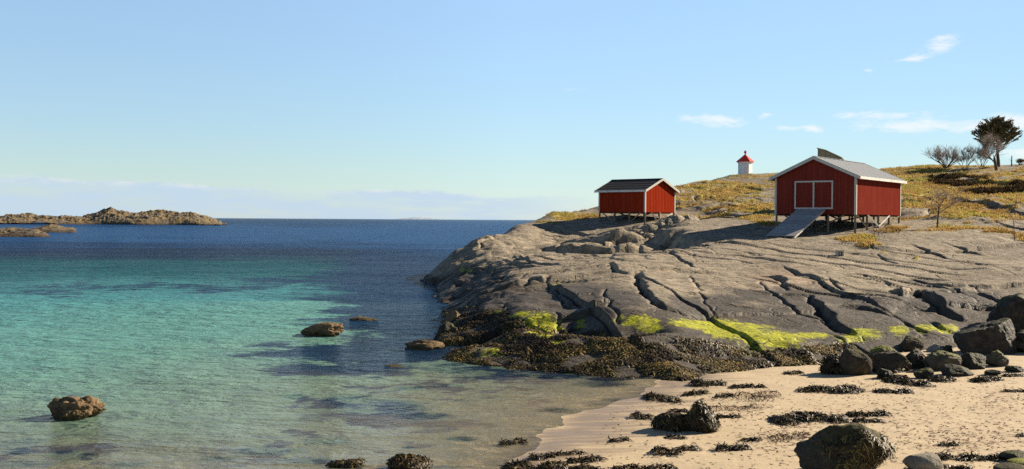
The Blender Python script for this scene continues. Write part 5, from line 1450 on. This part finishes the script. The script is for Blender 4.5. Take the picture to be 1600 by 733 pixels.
for (a0, b0, a1, b1_, mt) in ((wg * .22, .05, wg * .40, .05, M_WHITE), (wg * .93, .05, wg * .62, .05, M_WHITE), (.05, ll * .93, .05, ll * .70, M_POST), (.05, ll * .10, .05, ll * .32, M_POST), (wg * .5, ll * .9, wg * .5, ll * .6, M_POST), (wg * .5, ll * .2, wg * .5, ll * .45, M_POST)):
    p = W(a0, b0, zf - .03); q0 = W(a1, b1_, 0) + RL; brace(small, p, W(a1, b1_, gz(q0) + .05), mt, .13)

# shed standing behind the large boathouse, only its upper part shows
Yb = 97.0; q0 = at(1277.5, 250, Yb); q1 = at(1314, 250, Yb + 1.5)
zt0 = at(1277.5, 232, Yb)[2]; zt1 = at(1290, 235, Yb)[2]; zt2 = at(1314, 246.5, Yb + 1.5)[2]
g0 = gh(q0[0], q0[1]) - .3
shed = thing('shed', (q0[0], q0[1], g0), 'weathered green-grey shed with a slanting roof peeking over the metal roof ridge', 'shed')
Ls = Vector((q1[0] - q0[0], q1[1] - q0[1], 0)); us = Ls.normalized(); vs = Vector((.40, 1, 0)).normalized(); Lw = Ls.length; R0 = Vector(shed.location)
k1 = Lw * (1290 - 1277.5) / (1314 - 1277.5)
def shed_top(s): return (zt0 + (zt1 - zt0) * s / k1) if s < k1 else zt1 + (zt2 - zt1) * (s - k1) / (Lw - k1)
mb = MB(); board_wall(mb, Vector((0, 0, -R0.z)), us, Lw, g0, shed_top, -vs, bw=.16, rs=4); mb.build('wall', M_WALLG, shed)
mb = MB(); board_wall(mb, Vector((0, 0, -R0.z)) + vs * 4, us, Lw, g0, shed_top, vs, bw=.16, rs=5); mb.build('wall', M_WALLG, shed)
mb = MB(); board_wall(mb, Vector((0, 0, -R0.z)), vs, 4, g0, lambda s: zt0, -us, bw=.16, rs=6); mb.build('wall', M_WALLG, shed)
mb = MB(); board_wall(mb, Vector((0, 0, -R0.z)) + us * Lw, vs, 4, g0, lambda s: zt2, us, bw=.16, rs=7); mb.build('wall', M_WALLG, shed)
mb = MB()
pts = [(-.12, zt0), (k1, zt1 + .02), (Lw + .15, zt2 - .03)]
for (s0, z0), (s1, z1) in zip(pts[:-1], pts[1:]):
    mb.prism([us * s0 - vs * .15 + Vector((0, 0, z0 - R0.z + .005)), us * s1 - vs * .15 + Vector((0, 0, z1 - R0.z + .005)), us * s1 - vs * .15 + Vector((0, 0, z1 - R0.z + .075)), us * s0 - vs * .15 + Vector((0, 0, z0 - R0.z + .075))], vs * 4.3)
mb.build('roof', M_WALLG, shed)

# ------------------------------------------------------------------ lighthouse
pb = hit(1164, 274.5); Yl = 146.0
pl = at(1164.2, 274, Yl); zg = gh(pl[0], pl[1]); print('light', pl, zg)
lh = thing('lighthouse', (pl[0], pl[1], min(zg, pl[2]) - .1), 'small white lighthouse with a red pointed roof on the hilltop', 'lighthouse', rot=rad(0))
z0l = lh.location.z; unit = Yl / F
def ring(n_, r, z, ph): return [(r * math.cos(ph + 2 * math.pi * i / n_), r * math.sin(ph + 2 * math.pi * i / n_), z) for i in range(n_)]
def loft(rings):
    mb = MB(); n_ = len(rings[0]); vs_ = [p for r in rings for p in r]
    fs = [(k_ * n_ + i, k_ * n_ + (i + 1) % n_, (k_ + 1) * n_ + (i + 1) % n_, (k_ + 1) * n_ + i) for k_ in range(len(rings) - 1) for i in range(n_)]
    fs += [tuple(range(n_))[::-1], tuple(range((len(rings) - 1) * n_, len(rings) * n_))]
    mb.add(vs_, fs); return mb
zb0 = pl[2] - z0l; ph = rad(-90 + 30 - 12); R_ = 10.6 * unit * 1.02
hh = lambda py: at(1164, py, Yl)[2] - z0l
loft([ring(6, R_ * 1.08, -.3, ph), ring(6, R_ * 1.08, hh(273.2), ph)]).build('plinth', M_DARKIRON, lh)
loft([ring(6, R_, hh(273.2) + .003, ph), ring(6, R_, hh(256), ph), ring(6, R_ * 1.16, hh(253.2), ph)]).build('tower', M_PLASTER, lh)
loft([ring(6, R_ * 1.30, hh(253.2) + .003, ph), ring(6, R_ * 1.30, hh(252.6), ph), ring(6, .10, hh(241.6), ph)]).build('roof', M_REDP, lh)
loft([ring(8, .09, hh(241.6), 0), ring(8, .10, hh(240), 0), ring(8, .19, hh(238.8), 0), ring(8, .20, hh(236.8), 0), ring(8, .05, hh(235.6), 0), ring(8, .03, hh(234.2), 0)]).build('finial', M_REDP, lh)

# ------------------------------------------------------------------ small things on the rock
p = hit(1312, 400); mz = gh(p[0], p[1])
mblk = thing('mooring_block', (p[0], p[1], mz), 'small pale concrete mooring block with a dark opening on the bare rock below the ramp', 'mooring block')
mb = MB(); mb.box((-.22, -.16, -.15), (-.12, .16, .34)); mb.box((.12, -.16, -.15), (.24, .16, .34)); mb.box((-.12, -.155, .24), (.12, .155, .34)); mb.box((-.12, .05, -.15), (.12, .155, .24)); mb.build('block', M_CONC, mblk, bevel=.02)
mb = MB(); mb.tube((0, -.10, .02), (0, -.10, .2), .05, .045, 8); mb.build('bolt', M_CONC, mblk)
p = hit(1067, 347.5)
mb = MB(); mb.tube((0, 0, -.2), (.02, 0, .5), .10, .08, 8); mb.tube((.02, 0, .5), (.02, 0, .56), .11, .04, 8)
o = mb.build('post', M_DARKPOST); o.location = (p[0], p[1], gh(p[0], p[1])); tag(o, 'short dark wooden post on the slope right of the smaller boathouse', 'post')
for (a, b_, sd, lab) in ((1123, 341.5, 501, 'white stone, the larger of two on the mossy slope between the boathouses'), (1133.5, 339.5, 503, 'white stone, the smaller of two on the mossy slope between the boathouses')):
    p = hit(a, b_); V, Fc = rock_shape(sd, 12, .7, .05); o = make_mesh('stone', V * np.array([.15, .13, .14]) * (1 if sd == 501 else .8), Fc, M_WHITESTONE); o.location = (p[0], p[1], gh(p[0], p[1]) + .09); tag(o, lab, 'stone', 'two white stones on the slope')

# ------------------------------------------------------------------ trees
def branchy(seed, h, spread, depth, n0, r0, updir=.5, kids=(3, 5), twist=.5, base_len=None, trunk=None, lenf=.62, limit=9000, tw_min=.008, splay=(.25, .8)):
    """returns trunk tubes and twig tubes"""
    r = random.Random(seed); big_, twigs = [], []; mark = [0]
    def grow(p, d, L_, rd, lev):
        nseg = 3; q_ = p
        for i in range(nseg):
            d = (d + Vector((r.uniform(-1, 1), r.uniform(-1, 1), r.uniform(-.4, .8) * updir)) * .18 * twist).normalized()
            e = q_ + d * (L_ / nseg); ra = rd * (1 - .25 * i / nseg); rb = rd * (1 - .25 * (i + 1) / nseg)
            (big_ if lev < 1 else twigs).append((q_.copy(), e.copy(), ra, rb)); 
            if len(twigs) - mark[0] > limit / n0: return
            q_ = e
            if lev < depth and i >= (1 if lev == 0 else 0):
                for _ in range(r.randint(*kids) if i == nseg - 1 else r.randint(1, 2)):
                    ax = Vector((r.uniform(-1, 1), r.uniform(-1, 1), r.uniform(-.3, .9) * updir + .1)).normalized()
                    nd = (d * (1 - spread) + ax * spread).normalized()
                    grow(q_, nd, L_ * lenf * r.uniform(.7, 1.2), max(rb * .62, tw_min), lev + 1)
    for k_ in range(n0):
        if n0 == 1: d = Vector(trunk or (0, 0, 1))
        else: an = 2 * math.pi * k_ / n0 + r.uniform(-.3, .3); sp2 = r.uniform(*splay); d = Vector((math.cos(an) * sp2, math.sin(an) * sp2, 1)).normalized()
        mark[0] = len(twigs)
        st_ = Vector((r.uniform(-.2, .2), r.uniform(-.2, .2), -.1)) if n0 > 1 else Vector((0, 0, -.15))
        grow(st_, d, h * (base_len or .42) * r.uniform(.8, 1.15), r0 * r.uniform(.7, 1.1), 0)
    return big_, twigs
def tree_obj(name, label, cat, px, py, Y, seed, mats=(M_BARK, M_TWIG), group=None, parts=('trunk', 'branches'), height=None, **kw):
    p = at(px, py, Y); z = gh(p[0], p[1])
    root = thing(name, (p[0], p[1], z), label, cat, group)
    bg_, tw = branchy(seed, **kw)
    top = max(e.z for _, e, _, _ in bg_ + tw)
    k = 1.0 if height is None else height / top
    for nm, segs, mt, n_ in ((parts[0], bg_, mats[0], 7), (parts[1], tw, mats[1], 3)):
        mb = MB()
        for a, b_, ra, rb in segs: mb.tube(a * k, b_ * k, ra, rb, n_, cap=False)
        if segs: mb.build(nm, mt, root, smooth=True)
    return root
u_ = lambda npx, Y: npx / F * Y
Yt = 138.0
tree_obj('bare_shrub', 'wide rounded leafless shrub with dark thick stems on the skyline', 'shrub', 1479, 259, Yt, 5, h=3.6, height=u_(39, Yt), spread=.38, depth=4, n0=17, r0=.055, updir=.75, kids=(2, 3), lenf=.66, base_len=.36, limit=14000, splay=(.3, 1.6), group='leafless shrubs and trees on the hilltop')
tree_obj('bare_shrub', 'thin leafless shrub between the rounded shrub and the conifer', 'shrub', 1510, 263, 134, 9, h=3.2, height=u_(40, 134), spread=.4, depth=4, n0=6, r0=.045, updir=.8, kids=(2, 3), lenf=.64, limit=6000, group='leafless shrubs and trees on the hilltop')
tree_obj('bare_tree', 'leaning leafless tree in front of the conifer trunk', 'tree', 1558, 271, 127, 17, h=5.2, height=u_(66, 127), spread=.50, depth=5, n0=1, r0=.20, updir=.45, trunk=(-.32, 0, 1), base_len=.36, kids=(3, 4), lenf=.70, limit=9000, group='leafless shrubs and trees on the hilltop')
tree_obj('bare_shrub', 'low leafless thicket left of the leaning tree', 'shrub', 1534, 262, 136, 21, h=3.4, height=u_(40, 136), spread=.42, depth=4, n0=9, r0=.035, updir=.7, kids=(2, 3), lenf=.66, limit=8000, group='leafless shrubs and trees on the hilltop')
tree_obj('bush', 'low rounded red-brown bush on the skyline at the right edge', 'bush', 1594, 258, 137, 25, mats=(M_BUSH, M_BUSH), h=1.3, height=u_(13, 137), spread=.6, depth=4, n0=16, r0=.03, updir=.3, kids=(3, 4), lenf=.62, parts=('stems', 'branches'))
tree_obj('sapling', 'leafless sapling with short side branches beside the larger boathouse', 'tree', 1464, 362, 78.5, 33, h=3.4, height=u_(68, 78.5), spread=.66, depth=4, n0=1, r0=.075, updir=.35, trunk=(-.02, 0, 1), base_len=.42, kids=(3, 5), lenf=.60, limit=2600, tw_min=.007, group='leafless saplings by the boathouse')
tree_obj('sapling', 'slender leafless sapling near the right edge of the photo', 'tree', 1586, 381, 70.5, 41, h=2.2, height=u_(50, 70.5), spread=.5, depth=3, n0=1, r0=.035, tw_min=.006, updir=.4, base_len=.62, kids=(2, 3), lenf=.36, group='leafless saplings by the boathouse')
tree_obj('sapling', 'tiny leafless shrub in the dry grass under the boathouse corner', 'shrub', 1371, 377, 71.5, 43, h=1.2, height=u_(33, 71.5), spread=.35, depth=2, n0=5, r0=.018, updir=.8, kids=(2, 3), lenf=.5, group='leafless saplings by the boathouse', parts=('stems', 'branches'))
p = at(1580.5, 256, 137); mb = MB(); mb.tube((0, 0, -.2), (.03, 0, u_(16, 137)), .09, .06, 7); mb.tube((0, 0, .6), (-.28, 0, .95), .03, .015, 5); o = mb.build('post', M_BARK); o.location = (p[0], p[1], gh(p[0], p[1])); tag(o, 'thin wooden post on the skyline right of the conifer', 'post')

# wind-shaped conifer: crown of upswept flat sprays
Yc_ = 136.0; p = at(1560, 258, Yc_); z = gh(p[0], p[1]); HT = u_(74, Yc_)
con = thing('conifer', (p[0], p[1], z), 'wind-shaped dark conifer with a flat spreading crown on the skyline', 'tree')
r = random.Random(77); tk = MB(); lb = MB(); SP, SN, ST = [], [], []
px0 = Vector((0, 0, -.2)); prev = px0; rad0 = .26
for i in range(1, 9):
    nx = Vector((-.05 * i + r.uniform(-.04, .04), 0, HT * i / 8 * .93)); tk.tube(prev, nx, rad0 * (1 - .1 * (i - 1)), rad0 * (1 - .1 * i), 9, cap=False); prev = nx
tk.build('trunk', M_BARK, con, smooth=True)
def spray_line(a, b_, w0):
    n_ = int((b_ - a).length / .11) + 2
    d = (b_ - a).normalized()
    for i in range(n_):
        f = i / (n_ - 1); c = a.lerp(b_, f)
        for _ in range(3):
            dd_ = (d * .9 + Vector((r.uniform(-1, 1), r.uniform(-1, 1), r.uniform(-.3, .9)))).normalized()
            SP.append((c, dd_, r.uniform(.14, .30) * w0))
for k_ in range(150):
    an = r.uniform(0, 2 * math.pi); e_ = r.random() ** .8 * math.pi / 2 * .98
    hor = math.cos(e_); ver = math.sin(e_)
    sc2 = r.uniform(.78, 1.04); rx_ = HT * (.54 if math.cos(an) < 0 else .46)
    tip_ = Vector((math.cos(an) * rx_ * hor * sc2, math.sin(an) * HT * .40 * hor * sc2, HT * (.56 + .42 * ver * sc2 + .02 * hor)))
    if math.cos(an) < -.5 and hor > .7: tip_.z -= HT * .03
    hz = HT * (.34 + .40 * ver + .1 * r.random()); a = Vector((-.4 * hz / HT, 0, hz * .93)); b_ = tip_ + Vector((-.2, 0, 0))
    mid = a.lerp(b_, .5) + Vector((0, 0, -.06 * HT * hor)); lb.tube(a, mid, .05, .032, 5, cap=False); lb.tube(mid, b_, .032, .01, 5, cap=False)
    d0 = (b_ - a).normalized()
    spray_line(mid, b_, 1.15); spray_line(a.lerp(mid, .6), mid, .8)
    for _ in range(5):
        c = mid.lerp(b_, r.uniform(0, .95)); e = c + (d0 * 1.1 + Vector((r.uniform(-.7, .7), r.uniform(-.7, .7), r.uniform(-.15, .4)))).normalized() * r.uniform(.3, .7); spray_line(c, e, 1.0)
for k_ in range(14):
    an = r.uniform(0, 2 * math.pi); hz = HT * r.uniform(.22, .42); a = Vector((-.3 * hz / HT, 0, hz)); lb.tube(a, a + Vector((math.cos(an), math.sin(an), r.uniform(.1, .5))) * r.uniform(.6, 1.5), .025, .008, 4, cap=False)
lb.build('limbs', M_BARK, con, smooth=True)
nS = len(SP); V = np.zeros((nS * 4, 3)); val = np.zeros(nS * 4)
for i, (c, d, L_) in enumerate(SP):
    sd_ = d.cross(Vector((r.uniform(-1, 1), r.uniform(-1, 1), r.uniform(-1, 1)))).normalized() * (L_ * .22)
    V[i * 4] = c; V[i * 4 + 1] = c + d * L_ * .5 + sd_; V[i * 4 + 2] = c + d * L_; V[i * 4 + 3] = c + d * L_ * .5 - sd_; val[i * 4:i * 4 + 4] = r.random()
make_mesh('crown', V, np.arange(nS * 4).reshape(-1, 4), M_NEEDLE, {'val': val}, smooth=False, parent=con)
print('sprays', nS)
